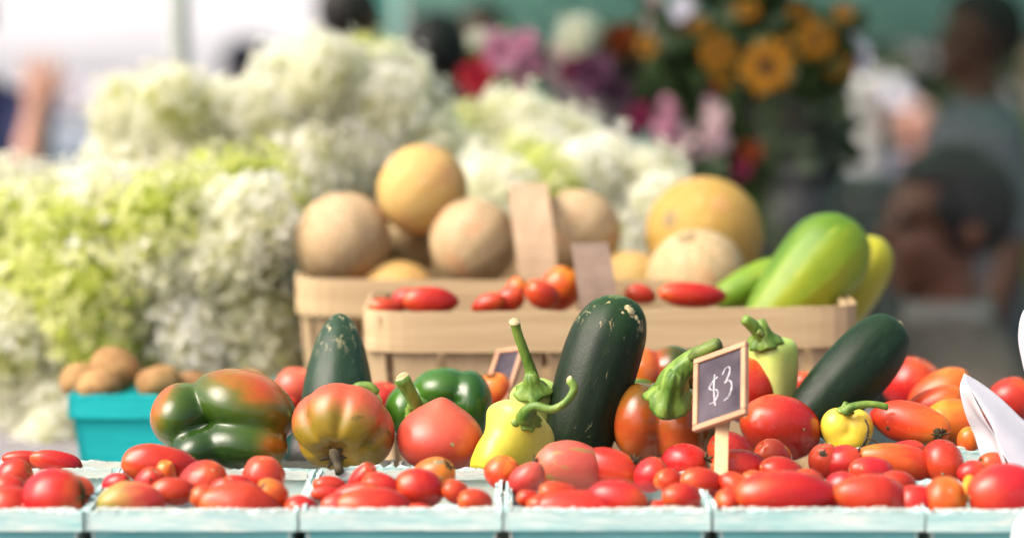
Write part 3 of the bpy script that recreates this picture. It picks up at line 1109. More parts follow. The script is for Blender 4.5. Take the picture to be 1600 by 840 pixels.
heart()
pepE = blob('bell_pepper', 690, 632, 1.925,
            [((2, 24, 8), (50, 34, 50)), ((46, -2, 0), (34, 56, 56)), ((-54, -10, 0), (37, 44, 46)), ((0, -36, -14), (60, 36, 50)), ((8, -6, 40), (64, 56, 50))],
            M['bell_green'], 'glossy dark green bell pepper with a thick stub stem behind the pink tomato', 'bell pepper', 'bell peppers', p=12,
            ripe=lambda x, u, y: np.clip(0.25 + 0.006 * (-x - 20) + 0.002 * u, 0, 1))
crown_on(pepE, 651, 640, 1.87, 22, (-0.4, -0.75, 0.5))
stem_on(pepE, [(655, 645), (644, 618), (628, 590)], [13, 11, 13], 1.865, dep=[0.004, -0.004, -0.008])
v, f = lathe([(0.0001, 0.0006), (0.0045, 0.0005), (0.0062, -0.0012)], 14)
part('stem_end', apply(TR(P(627, 588, 1.857), basis((-0.5, -0.35, 0.8))), v), f, M['stem_cut'], pepE)

# yellow pepper with a curled stem
pepF = long_fruit('banana_pepper', (762, 742), (823, 640), 1.79, 1.815,
                  [(0, 34), (0.1, 40), (0.28, 42), (0.45, 43), (0.62, 50), (0.78, 55), (0.9, 48), (0.97, 32), (1, 6)], M['yellow'],
                  'pale yellow pepper with a long curled green stem in front of the large zucchini', 'pepper', 'small peppers', ridge=3, amp=0.075, lump=0.075, bend=-5)
crown_on(pepF, 822, 653, 1.79, 26, (0.35, -0.55, 0.75), thick=0.4)
stem_on(pepF, [(818, 655), (826, 640), (838, 634), (862, 639), (884, 628), (897, 607), (890, 594)], [14, 10, 7.5, 6.5, 6.5, 6.5, 7], 1.775, dep=[0.008, 0, -0.004, -0.008, -0.01, -0.01, -0.008])
v, f = lathe([(0.0001, 0.0006), (0.002, 0.0005), (0.0034, -0.0006)], 14)
part('stem_end', apply(TR(P(888, 593, 1.767), basis((-0.8, -0.4, 0.3))), v), f, M['stem_cut'], pepF)
# pale pepper behind it with a long upright stem
pepG = long_fruit('banana_pepper', (850, 700), (832, 598), 1.89, 1.875, [(0, 20), (0.2, 30), (0.5, 36), (0.75, 40), (0.9, 36), (0.97, 24), (1, 4)], M['pale_green'],
                  'pale green pepper with a tall straight stem leaning on the large zucchini', 'pepper', 'small peppers', ridge=3, amp=0.05, lump=0.04)
crown_on(pepG, 832, 610, 1.86, 29, (-0.1, -0.45, 0.9), thick=0.4)
stem_on(pepG, [(833, 606), (829, 580), (818, 548), (808, 520), (804, 503)], [14, 9.5, 8, 7.5, 8], 1.86, dep=[0, 0, -0.002, -0.004, -0.006])
v, f = lathe([(0.0001, 0.0012), (0.0025, 0.0011), (0.0045, -0.0008)], 14)
part('stem_end', apply(TR(P(804, 501, 1.853), basis((-0.1, -0.6, 0.8))), v), f, M['stem_cut'], pepG)

zB = long_fruit('zucchini', (897, 724), (976, 463), 1.855, 1.885, [(0, 42), (0.05, 51), (0.2, 56), (0.4, 61), (0.6, 62), (0.78, 58), (0.9, 47), (0.965, 31), (0.99, 16), (1, 1)], M['zuke'],
                'large near-black zucchini leaning right with a tan scar on its tip', 'zucchini', 'zucchini', ridge=10, amp=0.008, bend=10, rot=math.radians(90))
scar_on(zB, 986, 484, 1.85, 11 * S(1.85), M['stem_cut'], 'tip_scar')
for qx, qy, qr in ((994, 494, 7), (979, 479, 6), (999, 503, 5), (972, 486, 4)):
    scar_on(zB, qx, qy, 1.85, qr * S(1.85), M['stem_cut'], 'tip_scar')


def rp_i(x, u, y):
    sm = lambda q: 1 / (1 + np.exp(-q))
    return np.clip(0.63 - 0.0056 * u + 0.06 * np.sin(x / 14.0) - 0.5 * sm((x - 56) / 6) * sm((-2 - u) / 8), 0, 1)


pepI = blob('bell_pepper', 1040, 655, 1.855,
            [((-42, -4, -4), (44, 62, 58)), ((24, -10, -16), (46, 64, 58)), ((66, 0, 8), (36, 56, 50)), ((-4, -2, 10), (72, 60, 58))],
            M['bell_brown'], 'brownish red bell pepper with a massive bent green stem beside the chalk sign', 'bell pepper', 'bell peppers', p=14, ripe=rp_i)
crown_on(pepI, 1046, 620, 1.800, 40, (0.12, -0.62, 0.78), thick=0.5)
stem_on(pepI, [(1046, 622), (1052, 596), (1064, 578), (1084, 561), (1104, 549), (1122, 538)], [31, 24, 19, 16, 13, 11], 1.795, dep=[0.01, 0, -0.003, -0.006, -0.009, -0.012], n=16, amp=0.1)
v, f = tube([P(1078, 560, 1.777), P(1092, 552, 1.774), P(1108, 544, 1.772), P(1124, 537, 1.768)], [6 * S(1.78), 11 * S(1.78), 11.5 * S(1.78), 10.5 * S(1.78)], 10, 12)
part('bruised_stem_end', v, f, M['stem_dark'], pepI)
pepJ = blob('bell_pepper', 1030, 585, 1.955,
            [((-24, -4, 0), (40, 46, 46)), ((22, 2, 0), (42, 44, 44)), ((50, -12, 6), (36, 40, 40))],
            M['bell_brown'], 'orange and green bell pepper peeping out behind the thick-stemmed brown pepper', 'bell pepper', 'bell peppers', p=14,
            ripe=lambda x, u, y: np.clip(0.95 - 0.02 * (x + 18), 0.12, 1))
blob('bell_pepper', 1000, 640, 1.925, [((0, 0, 0), (44, 50, 48)), ((-25, 5, 0), (30, 44, 40))], M['bell_green'],
     'bright green pepper glimpsed between the large zucchini and the brown bell pepper', 'bell pepper', 'bell peppers', ripe=lambda x, u, y: np.clip(0.8 + 0 * x, 0, 1))
pepM = long_fruit('banana_pepper', (1208, 660), (1205, 526), 1.93, 1.93, [(0, 24), (0.2, 32), (0.45, 36), (0.7, 39), (0.87, 38), (0.96, 30), (1, 10)], M['pale_green'],
                  'pale yellow-green pepper with a hooked stem behind the chalk sign', 'pepper', 'small peppers', ridge=4, amp=0.06, lump=0.04)
crown_on(pepM, 1194, 533, 1.92, 28, (-0.2, -0.3, 0.95), thick=0.45)
stem_on(pepM, [(1192, 540), (1186, 520), (1176, 508), (1163, 498)], [16, 11, 10, 8], 1.915, dep=[0.006, 0, -0.003, -0.006])
stem_on(pepM, [(1184, 518), (1193, 524)], [6, 5], 1.905, mat=M['stem_dark'], name='stem_stub')
zC = long_fruit('zucchini', (1252, 668), (1405, 503), 1.90, 1.935, [(0, 34), (0.06, 42), (0.25, 50), (0.5, 54), (0.72, 52), (0.88, 42), (0.96, 27), (1, 2)], M['zuke3'],
                'dark green zucchini leaning right behind the small bright yellow pepper', 'zucchini', 'zucchini', ridge=8, amp=0.012, bend=-3)
scar_on(zC, 1409, 503, 1.92, 9 * S(1.92), M['stem_cut'], 'tip_scar')
pepO = blob('bell_pepper', 1322, 672, 1.85, [((-14, 6, 0), (27, 30, 28)), ((17, 4, 0), (26, 30, 28)), ((2, -16, 0), (32, 26, 30))], M['bright_yellow'],
            'small blocky bright yellow pepper below the right-hand zucchini', 'pepper', 'small peppers', p=10, nu=56, nv=40)
crown_on(pepO, 1320, 641, 1.845, 14, (0.1, -0.2, 0.95))
stem_on(pepO, [(1318, 645), (1328, 637), (1348, 632), (1368, 632), (1387, 636)], [8, 7, 6, 5.5, 5.5], 1.835)
stem_on(pepO, [(1352, 655), (1357, 668), (1354, 684), (1347, 700)], [1.5, 1.6, 2.6, 2.2], 1.815, mat=M['dried'], name='dried_tendril')
stem_on(pepO, [(1354, 684), (1366, 688), (1376, 696)], [1.5, 1.3, 0.8], 1.812, mat=M['dried'], name='dried_tendril')
pepV = blob('bell_pepper', 566, 632, 1.90, [((0, 0, 0), (32, 30, 30))], M['pale_green'], 'small pale green pepper tucked behind the ribbed heirloom tomato', 'pepper', 'small peppers')
stem_on(pepV, [(548, 608), (562, 603), (578, 605), (590, 614)], [5, 7, 8, 6], 1.865, mat=M['stem'])

T2 = [
    # px, py, hl, hs, d, ang, mat, shape, label, tilt
    (1166, 612, 54, 46, 1.925, 100, 'red', 'plum', 'smooth red tomato half hidden behind the chalk sign', .2),
    (1218, 667, 66, 50, 1.855, 160, 'red', 'plum', 'big glossy red tomato right of the chalk sign', .3),
    (1425, 661, 64, 33, 1.85, -12, 'orange', 'plum', 'orange-red plum tomato with a black crusty stem scar next to the white bag', .35),
    (1496, 664, 58, 38, 1.89, 160, 'orange', 'plum', 'orange tomato behind the crusty-scarred plum tomato and left of the white bag', .2),
    (1514, 690, 26, 20, 1.83, 90, 'orange', 'round', 'small orange tomato tucked against the white bag edge', .3),
    (1424, 600, 46, 46, 2.06, 60, 'red', 'round', 'blurred red tomato right behind the tip-down zucchini at right', .2),
    (1472, 616, 56, 38, 2.0, 30, 'orange', 'round', 'blurred orange tomato topmost of the pile left of the white bag', .2),
    (1462, 632, 50, 26, 1.93, 20, 'orange', 'plum', 'orange tomato with a yellow patch in the middle of the right pile', .2),
    (1578, 626, 44, 36, 2.02, 40, 'red', 'round', 'blurred red tomato behind the white bag at the right edge', .2),
    (465, 606, 34, 38, 2.03, 80, 'pink', 'round', 'blurred pink tomato behind and left of the upright zucchini', .2),
    (455, 628, 22, 20, 2.02, 70, 'red', 'round', 'red tomato between bell pepper and upright zucchini', .2),
    (446, 652, 22, 20, 1.95, 70, 'pink', 'round', 'pink tomato low between bell pepper and heirloom', .2),
    (596, 622, 28, 30, 2.04, 70, 'deep', 'round', 'dark red tomato in the shade right of the upright zucchini', .2),
    (770, 614, 34, 31, 2.04, 90, 'orange', 'round', 'orange tomato behind the green bell pepper', .2),
    (1254, 606, 28, 22, 2.04, 90, 'red', 'round', 'small red tomato between hooked-stem pepper and right zucchini', .2),
    (785, 737, 26, 24, 1.772, 70, 'orange', 'round', 'round orange-red cherry tomato under the yellow pepper', .2),
    (824, 748, 30, 21, 1.775, 40, 'pink', 'plum', 'pinkish red tomato wedged left of the striped tomato', .2),
    (892, 729, 56, 34, 1.77, 172, 'striped', 'plum', 'dusky pink tomato with green streaks in front of the large zucchini', .3),
    (955, 731, 46, 25, 1.79, -18, 'red', 'plum', 'red plum tomato with a dried calyx right of the striped tomato', .2),
    (1018, 742, 28, 22, 1.775, 40, 'deep', 'plum', 'deep red tomato under the brown bell pepper', .2),
    (1070, 722, 35, 25, 1.775, -8, 'red', 'plum', 'lumpy red tomato below the brown bell pepper stem end', .2),
    (1046, 751, 24, 17, 1.762, 170, 'red', 'round', 'small orange-red tomato in front of the lumpy one', .3),
    (1098, 755, 36, 20, 1.755, 165, 'red', 'plum', 'shiny red tomato left of the sign stick', .3),
    (1142, 706, 38, 27, 1.79, 150, 'red', 'round', 'red tomato standing behind the top of the sign stick', .2),
    (1158, 732, 44, 24, 1.775, 170, 'red', 'plum', 'broad red tomato right behind the sign stick', .2),
    (1207, 713, 30, 24, 1.785, 140, 'deep', 'round', 'dull red tomato below the big glossy tomato', .2),
    (1222, 739, 36, 22, 1.755, 160, 'red', 'plum', 'red tomato behind the long blurred plum tomato', .2),
    (1290, 722, 30, 22, 1.79, 100, 'deep', 'round', 'dark red tomato with a black patch below the bright yellow pepper', .2),
    (1316, 723, 32, 23, 1.77, 20, 'deep', 'plum', 'crimson plum tomato right of the black-patched one', .3),
    (1402, 722, 62, 26, 1.785, 165, 'orange', 'pear', 'long orange-red tomato with a waist behind the round scarred tomato', .1),
    (1414, 703, 34, 14, 1.80, 10, 'deep', 'plum', 'dark red tomato lying along the frayed carton rim', .1),
    (1473, 722, 36, 28, 1.76, -70, 'red', 'round', 'round glossy red tomato with a tiny star scar in front of the right carton', .5),
    (1362, 737, 36, 20, 1.76, 170, 'deep', 'plum', 'maroon tomato with an orange fleck below the long orange tomato', .2),
    (1518, 737, 22, 16, 1.775, 20, 'deep', 'round', 'brownish red tomato low by the white bag', .2),
    (1553, 727, 27, 18, 1.745, 160, 'deep', 'round', 'dull maroon tomato touching the bottom of the white bag', .2),
    (38, 717, 36, 14, 1.80, 175, 'red', 'plum', 'red tomato farthest left in the second row carton', .1),
    (86, 721, 40, 15, 1.79, 170, 'red', 'plum', 'pointed red tomato at the right end of the second row carton at far left', .1),
]
TT = {}
T_D = {}
for px, py, hl, hs, d, ang, mat, shape, label, tilt in T2:
    if py > 699 and d < 1.80:
        hs *= 1.18
        hl *= 1.08
        d = min(1.84, max(1.64, 1179.0 / (py + 0.25 * hs - 60)))
    T_D[(px, py)] = d
    TT[(px, py)] = tomato(px, py, hl, hs, d, ang, mat, label, tilt, shape)
D_ = 1.84
scar_on(TT[(1425, 661)], 1466, 677, 1.84, 13 * S(1.84), M['dried'], 'crusty_scar')
calyx_on(TT[(1425, 661)], 1466, 677, 1.84, 14 * S(1.84), 0.3)
scar_on(TT[(1425, 661)], 1385, 668, 1.84, 5 * S(1.84), M['dried'])
calyx_on(TT[(1496, 664)], 1512, 676, 1.85, 8 * S(1.84), 0.6)
scar_on(TT[(1218, 667)], 1259, 672, 1.83, 3.5 * S(1.84))
scar_on(TT[(1473, 722)], 1474, 741, 1.74, 4.5 * S(1.75))
calyx_on(TT[(955, 731)], 990, 720, 1.78, 15 * S(1.78), 0.8)
calyx_on(TT[(1070, 722)], 1103, 716, 1.77, 14 * S(1.78), 0.8)
scar_on(TT[(1290, 722)], 1284, 708, 1.77, 8 * S(1.77), M['dried'], 'black_patch')
scar_on(TT[(1362, 737)], 1345, 731, 1.75, 4 * S(1.75), M['scar'])

# ------------------------------------------------------------------ tomatoes in the front cartons
T1 = [
    (88, 765, 50, 34, 1.645, 10, 'red', 'lumpy', 'large blurred red tomato in the front left carton', .3),
    (22, 738, 28, 21, 1.70, 20, 'red', 'round', 'red tomato behind and left of the large blurred one', .2),
    (14, 760, 26, 18, 1.675, 160, 'deep', 'plum', 'dark red tomato at the left frame edge, middle of its pile', .2),
    (16, 784, 34, 22, 1.635, 175, 'red', 'plum', 'orange-red tomato at the bottom left corner', .2),
    (122, 762, 24, 17, 1.69, -20, 'deep', 'plum', 'red tomato peeping out right of the large blurred one', .2),
    (250, 721, 60, 25, 1.735, 170, 'red', 'plum', 'long red tomato under the left lobe of the bell pepper', .2),
    (258, 738, 24, 14, 1.70, 80, 'orange', 'round', 'small tomato with an orange highlight in front of the long red one', .3),
    (232, 754, 32, 18, 1.68, 60, 'red', 'round', 'red tomato with a dark fleck behind the half-green one', .3),
    (204, 776, 50, 22, 1.635, 178, 'halfripe', 'plum', 'half-green pinkish tomato at the front carton rim', .2),
    (318, 746, 38, 27, 1.675, 15, 'red', 'round', 'round red tomato with an orange dot left of the deep red one', .3),
    (270, 764, 34, 17, 1.655, 175, 'red', 'plum', 'small shiny red tomato with a pale tip in the front carton', .2),
    (412, 740, 33, 27, 1.715, 95, 'deep', 'round', 'deep red tomato standing against the grey carton rim', .1),
    (372, 756, 26, 14, 1.69, 165, 'red', 'plum', 'red tomato just left of the deep red one', .2),
    (424, 766, 28, 17, 1.66, 150, 'orange', 'round', 'orange tomato with a dark scar in the front carton', .35),
    (372, 780, 64, 25, 1.63, 170, 'red', 'pear', 'broad blurred red tomato at the front rim below the bell pepper', .15),
    (514, 755, 24, 11, 1.715, 175, 'red', 'plum', 'thin red tomato below the heirloom stem', .1),
    (566, 748, 32, 16, 1.70, 60, 'red', 'lumpy', 'red tomato with a tiny star scar below the heirloom', .3),
    (510, 769, 24, 9, 1.675, 175, 'red', 'plum', 'small flat red tomato at the left of the heap under the heirloom', .1),
    (552, 768, 40, 13, 1.665, 15, 'red', 'plum', 'slim red tomato slanting across the heap under the heirloom', .2),
    (598, 760, 36, 20, 1.66, 150, 'red', 'round', 'red tomato with an orange glint in the middle of the heap under the heirloom', .3),
    (654, 757, 38, 25, 1.655, 170, 'red', 'round', 'round red tomato in front of the scarred orange one', .2),
    (676, 740, 36, 25, 1.70, 40, 'orange', 'round', 'orange tomato with brown scars beside the torn carton corner', .35),
    (584, 784, 58, 21, 1.63, 175, 'red', 'plum', 'blurred red tomato lowest at the rim under the heirloom', .15),
    (652, 796, 26, 10, 1.625, 175, 'red', 'plum', 'sliver of red tomato at the rim right of the heap', .1),
    (824, 774, 17, 9, 1.66, 175, 'red', 'round', 'small red tomato alone in the nearly empty front carton', .1),
    (916, 790, 78, 22, 1.63, 178, 'red', 'plum', 'long flat red tomato just above the front rim below the zucchini', .1),
    (966, 773, 46, 20, 1.665, -10, 'red', 'plum', 'red tomato resting on the long flat one below the zucchini', .2),
    (1028, 790, 18, 9, 1.63, 175, 'red', 'round', 'sliver of red tomato at the right end of the carton below the zucchini', .1),
    (1230, 765, 80, 27, 1.635, 178, 'red', 'plum', 'long blurred plum tomato lying along the front rim', .15),
    (1138, 777, 20, 15, 1.645, 160, 'red', 'round', 'small red tomato at the foot of the sign stick', .2),
    (1150, 756, 28, 15, 1.69, -30, 'orange', 'plum', 'orange and yellow tomato with a dark stem end beside the sign stick', .3),
    (1360, 769, 62, 28, 1.635, 165, 'red', 'pear', 'blurred red pear-shaped tomato at the front rim right of the long plum', .2),
    (1432, 776, 30, 17, 1.665, 175, 'red', 'plum', 'red tomato deep in the carton below the frayed rim at right', .1),
    (1476, 771, 31, 25, 1.64, 15, 'orange', 'round', 'brownish orange tomato with a pale ring scar at the right front rim', .5),
    (346, 764, 24, 15, 1.66, 30, 'deep', 'plum', 'small deep red tomato between the round red one and the scarred orange one', .3),
    (1264, 749, 26, 16, 1.69, 150, 'red', 'round', 'small red tomato peeking over the long blurred plum tomato', .3),
    (1316, 755, 26, 17, 1.68, 20, 'deep', 'plum', 'crimson tomato in the gap left of the blurred pear-shaped one', .3),
    (1186, 752, 28, 16, 1.69, 160, 'red', 'plum', 'red tomato between the orange and yellow one and the long plum', .3),
    (1066, 771, 30, 15, 1.66, 170, 'red', 'plum', 'red tomato low by the frayed carton corner left of the sign stick', .3),
    (1402, 752, 30, 16, 1.69, 170, 'red', 'plum', 'red tomato half sunk behind the frayed rim at right', .3),
    (742, 778, 26, 14, 1.65, 165, 'red', 'plum', 'single red tomato near the carton seam below the yellow pepper', .3),
    (60, 790, 34, 18, 1.635, 172, 'deep', 'plum', 'dark red tomato under the large blurred one at the front rim', .3),
    (876, 768, 34, 15, 1.66, 165, 'red', 'plum', 'red tomato behind the long flat one below the striped tomato', .3),
    (182, 752, 22, 14, 1.70, 20, 'deep', 'round', 'small dark red tomato at the left wall of the second front carton', .3),
    (322, 772, 26, 14, 1.65, 165, 'red', 'round', 'red tomato between the half-green one and the broad blurred one', .3),
    (470, 790, 24, 14, 1.635, 172, 'red', 'plum', 'red tomato just right of the first carton seam under the heirloom', .3),
    (530, 786, 28, 15, 1.64, 168, 'deep', 'plum', 'deep red tomato at the rim left of the lowest blurred one under the heirloom', .3),
    (712, 764, 24, 15, 1.67, 150, 'red', 'round', 'red tomato right of the scarred orange one by the torn corner', .3),
    (848, 786, 24, 13, 1.64, 175, 'red', 'plum', 'small red tomato left of the long flat one at the rim', .3),
    (1572, 762, 58, 32, 1.635, 178, 'deep', 'plum', 'large shiny crimson tomato at the right front corner', .2),
]
for px, py, hl, hs, d, ang, mat, shape, label, tilt in T1:
    key = (px, py)
    f_ = 1.50 if py + hs > 782 else 1.28
    py += (f_ - 1) * hs * 0.8
    hs *= f_
    hl *= 1.10
    d = min(1.735, max(1.632, 1179.0 / (py + 0.2 * hs - 60)))
    T_D[key] = d
    TT[key] = tomato(px, py, hl, hs, d, ang, mat, label, tilt, shape)
scar_on(TT[(566, 748)], 568, 735, 1.70, 4 * S(1.7))
scar_on(TT[(676, 740)], 684, 722, 1.69, 9 * S(1.7), M['scar'])
scar_on(TT[(676, 740)], 691, 745, 1.68, 4 * S(1.7), M['scar'])
scar_on(TT[(424, 766)], 411, 757, 1.65, 6 * S(1.65), M['dried'])
scar_on(TT[(1476, 771)], 1487, 765, 1.62, 6 * S(1.63), M['scar'])
scar_on(TT[(318, 746)], 332, 734, 1.66, 3.5 * S(1.65), M['scar'])
scar_on(TT[(232, 754)], 237, 748, 1.66, 4 * S(1.65), M['dried'])
calyx_on(TT[(1150, 756)], 1158, 763, 1.68, 8 * S(1.68), 0.5)
op = long_fruit('orange_pepper', (1508, 782), (1516, 742), 1.64, 1.66, [(0, 3), (0.15, 8), (0.5, 9), (0.85, 8), (1, 1)], M['squash_yellow'],
                'slim orange chilli pepper standing between two tomatoes at right', 'pepper', 'small peppers')
op.data.materials.clear()
op.data.materials.append(fruit_mat('chilli_orange_skin', [(0, (0.72, 0.26, 0.02)), (1, (0.7, 0.22, 0.02))]))


# ------------------------------------------------------------------ chalk price sign
def price_sign(c, u, vv, frame_w, thick, label, text=True, stick=None):
    """c: centre of the board, u / vv: half vectors to the right and up (world, metres)"""
    u = Vector(u); vv = Vector(vv)
    hx, hy = u.length, vv.length
    x = u.normalized()
    nrm = x.cross(vv).normalized()        # towards the camera when u right, vv up
    y = nrm.cross(x)
    R = Matrix((x, y, nrm)).transposed().to_4x4()
    sg = bpy.data.objects.new('price_sign', None)
    sg.empty_display_size = 0.03
    link(sg, None, TR(c, R))
    tag(sg, label, 'price sign', 'chalk price signs')
    fw = frame_w

    def rail(cx, cy, hx_, hy_):
        v, f = box((cx, cy, 0), (hx_, hy_, thick))
        o = part('frame_rail', v, f, M['sign_wood'], sg, smooth=False, local=True)
        bevel(o, 0.0007)
    rail(0, hy - fw / 2, hx, fw / 2)
    rail(0, -hy + fw / 2, hx, fw / 2)
    rail(-hx + fw / 2, 0, fw / 2 - 0.00003, hy - fw - 0.0001)
    rail(hx - fw / 2, 0, fw / 2 - 0.00003, hy - fw - 0.0001)
    v, f = box((0, 0, -thick * 0.3), (hx - fw + 0.0004, hy - fw + 0.0004, thick * 0.5))
    part('chalkboard', v, f, M['slate'], sg, smooth=False, local=True)
    if text:
        strokes = {
            'dollar_sign': [[(-0.13, 0.40), (-0.34, 0.30), (-0.52, 0.10), (-0.40, -0.02), (-0.16, -0.08), (-0.10, -0.28), (-0.30, -0.50), (-0.50, -0.52)],
                            [(-0.26, 0.52), (-0.30, 0.10), (-0.27, -0.30), (-0.22, -0.66)]],
            'numeral_three': [[(0.12, 0.42), (0.26, 0.62), (0.46, 0.60), (0.44, 0.36), (0.30, 0.14), (0.22, 0.08), (0.42, 0.12), (0.56, -0.02), (0.54, -0.28), (0.40, -0.50), (0.20, -0.58)]],
        }
        ix, iy = hx - fw, hy - fw
        for nm, ss in strokes.items():
            bits = []
            for si, s_ in enumerate(ss):
                q = cat(np.array(s_) * [ix * 0.95, iy * 0.86], 40)
                tg = np.gradient(q, axis=0); tg /= np.linalg.norm(tg, axis=1)[:, None]
                no = np.stack([-tg[:, 1], tg[:, 0]], 1)
                rs = np.random.RandomState(3 + si)
                wd = 0.00046 * (0.55 + 0.55 * np.abs(no[:, 0])) * (1 + 0.25 * rs.normal(size=40))
                z0 = thick * 0.2 + 0.00012 * (1 + si)
                v, f = [], []
                for i in range(40):
                    for sgn, zz in ((-1, 0), (1, 0), (1, 0.00022), (-1, 0.00022)):
                        v.append((q[i, 0] + sgn * no[i, 0] * wd[i], q[i, 1] + sgn * no[i, 1] * wd[i], z0 + zz))
                for i in range(39):
                    for j in range(4):
                        j2 = (j + 1) % 4
                        f.append((4 * i + j, 4 * i + j2, 4 * i + 4 + j2, 4 * i + 4 + j))
                f += [(3, 2, 1, 0), (156, 157, 158, 159)]
                bits.append((np.array(v), f))
            v, f = join(*bits)
            part(nm, v, f, M['chalk'], sg, smooth=False, local=True)
    if stick is not None:
        p0, p1, ws = stick
        p0 = np.array(p0); p1 = np.array(p1)
        ax = p1 - p0
        L = np.linalg.norm(ax)
        Rz = basis(ax, (1, 0, 0))
        v, f = box((0, 0, L / 2), (0.0016, ws, L / 2))
        # orient wide face to camera: local y -> picture horizontal
        zc = Vector(ax).normalized()
        yc = Vector((1, 0, 0)); yc = (yc - zc * yc.dot(zc)).normalized()
        xc = yc.cross(zc)
        R2 = Matrix((xc, yc, zc)).transposed().to_4x4()
        o = part('stick', apply(TR(p0, R2), v), f, M['stick_wood'], sg, smooth=False)
        bevel(o, 0.0006)
    return sg


ds = 1.735
s_ = S(ds)
price_sign(P(1126, 604, ds), (38.3 * s_, -33 * s_, 19.4 * s_), (3.2 * s_, 34.6 * s_, 52.6 * s_), 9.5 * s_, 0.0024,
           'small chalkboard sign in a wooden frame chalked $3 on a stick among the tomatoes', True,
           (P(1126, 775, 1.700), P(1129, 640, ds + 0.002), 10.5 * s_))
db = 2.05
sb = S(db)
price_sign(P(786, 588, db), (22 * sb, -0.008, 5 * sb), (9 * sb, 0.020, 38 * sb), 7 * sb, 0.0026,
           'small blurred chalkboard sign behind the tall straight pepper stem', False, (P(772, 690, db), P(782, 612, db + 0.006), 9 * sb))


# ------------------------------------------------------------------ white plastic bag
def bag_sheet(rows, thick, name, parent, n=26, seed=3, amp=0.0028):
    """rows: list of polylines (pixel x, y, depth) making a patch"""
    rs = [cat(np.array([P(*q) for q in r]), n) for r in rows]
    grid = np.array([cat(np.array([r[i] for r in rs]), n) for i in range(n)])   # [n along row][n across]
    v = grid.reshape(-1, 3)
    k = wob(v / 0.03, seed, 1.5) + 0.5 * wob(v / 0.012, seed + 1, 1.5)
    v = v + np.stack([0.3 * k, k, 0.4 * k], 1) * amp
    f = [(i * n + j, i * n + j + 1, (i + 1) * n + j + 1, (i + 1) * n + j) for i in range(n - 1) for j in range(n - 1)]
    o = part(name, v, f, M['bag'], parent)
    solidify(o, thick)
    return o


bagr = empty('plastic_bag', P(1640, 760, 1.75), 'crumpled white plastic bag poking in from the right edge over the tomatoes', 'bag')
# lit upper flap
bag_sheet([[(1507, 583, 1.775), (1540, 607, 1.775), (1572, 632, 1.775), (1640, 690, 1.775)],
           [(1506, 590, 1.765), (1540, 634, 1.752), (1580, 680, 1.748), (1650, 760, 1.745)],
           [(1513, 600, 1.76), (1547, 660, 1.745), (1574, 722, 1.735), (1660, 860, 1.72)]], 0.0006, 'upper_flap', bagr)
# side turned away, in its own shade
bag_sheet([[(1507, 583, 1.776), (1500, 610, 1.782), (1512, 655, 1.787), (1537, 720, 1.79)],
           [(1510, 592, 1.768), (1517, 625, 1.768), (1537, 665, 1.77), (1558, 730, 1.765)],
           [(1513, 600, 1.760), (1535, 641, 1.749), (1556, 686, 1.741), (1578, 740, 1.733)]], 0.0006, 'side_fold', bagr, seed=8)
bag_sheet([[(1620, 470, 1.80), (1598, 490, 1.79), (1591, 530, 1.785), (1600, 580, 1.785)],
           [(1660, 460, 1.77), (1630, 490, 1.76), (1620, 540, 1.76), (1630, 600, 1.765)],
           [(1700, 480, 1.79), (1680, 520, 1.78), (1660, 600, 1.78), (1640, 690, 1.776)]], 0.0006, 'raised_handle', bagr, seed=12)
bag_sheet([[(1640, 770, 1.60), (1600, 800, 1.585), (1582, 830, 1.583), (1578, 870, 1.585)],
           [(1680, 770, 1.57), (1640, 810, 1.565), (1620, 850, 1.565), (1610, 880, 1.57)],
           [(1720, 780, 1.60), (1700, 810, 1.59), (1680, 850, 1.59), (1660, 900, 1.60)]], 0.0006, 'lower_corner', bagr, seed=15)
bag_sheet([[(1640, 690, 1.775), (1690, 740, 1.78), (1720, 790, 1.76), (1720, 780, 1.60)],
           [(1650, 760, 1.745), (1680, 790, 1.72), (1690, 800, 1.68), (1700, 810, 1.59)],
           [(1660, 860, 1.72), (1670, 860, 1.69), (1660, 860, 1.65), (1680, 850, 1.59)]], 0.0006, 'bag_body', bagr, seed=18)


# ------------------------------------------------------------------ baskets
def sq_path(a, b, n, e=9.0):
    out = []
    for k in range(n):
        t = 2 * math.pi * k / n
        c, s = math.cos(t), math.sin(t)
        out.append((a * math.copysign(abs(c) ** (2 / e), c), b * math.copysign(abs(s) ** (2 / e), s)))
    # resample by arc length
    p = np.array(out + [out[0]])
    L = np.r_[0, np.cumsum(np.hypot(*np.diff(p, axis=0).T))]
    q = np.linspace(0, L[-1], n, endpoint=False)
    return np.stack([np.interp(q, L, p[:, 0]), np.interp(q, L, p[:, 1])], 1), L[-1]


def strip_ring(a, b, z0, z1, th, n=96, wav=0.0008, seed=0):
    p, L = sq_path(a, b, n)
    tg = np.roll(p, -1, 0) - np.roll(p, 1, 0)
    tg /= np.linalg.norm(tg, axis=1)[:, None]
    no = np.stack([tg[:, 1], -tg[:, 0]], 1)
    v, f = [], []
    r = np.random.RandomState(seed)
    wv = np.convolve(r.normal(size=n + 14), np.ones(15) / 15, 'valid') * wav * 4
    for k in range(n):
        for off, z in ((0, z0), (th, z0), (th, z1), (0, z1)):
            v.append((p[k, 0] + no[k, 0] * off, p[k, 1] + no[k, 1] * off, z + wv[k]))
    for k in range(n):
        k2 = (k + 1) % n
        for j in range(4):
            j2 = (j + 1) % 4
            f.append((4 * k + j, 4 * k2 + j, 4 * k2 + j2, 4 * k + j2))
    return np.array(v), f


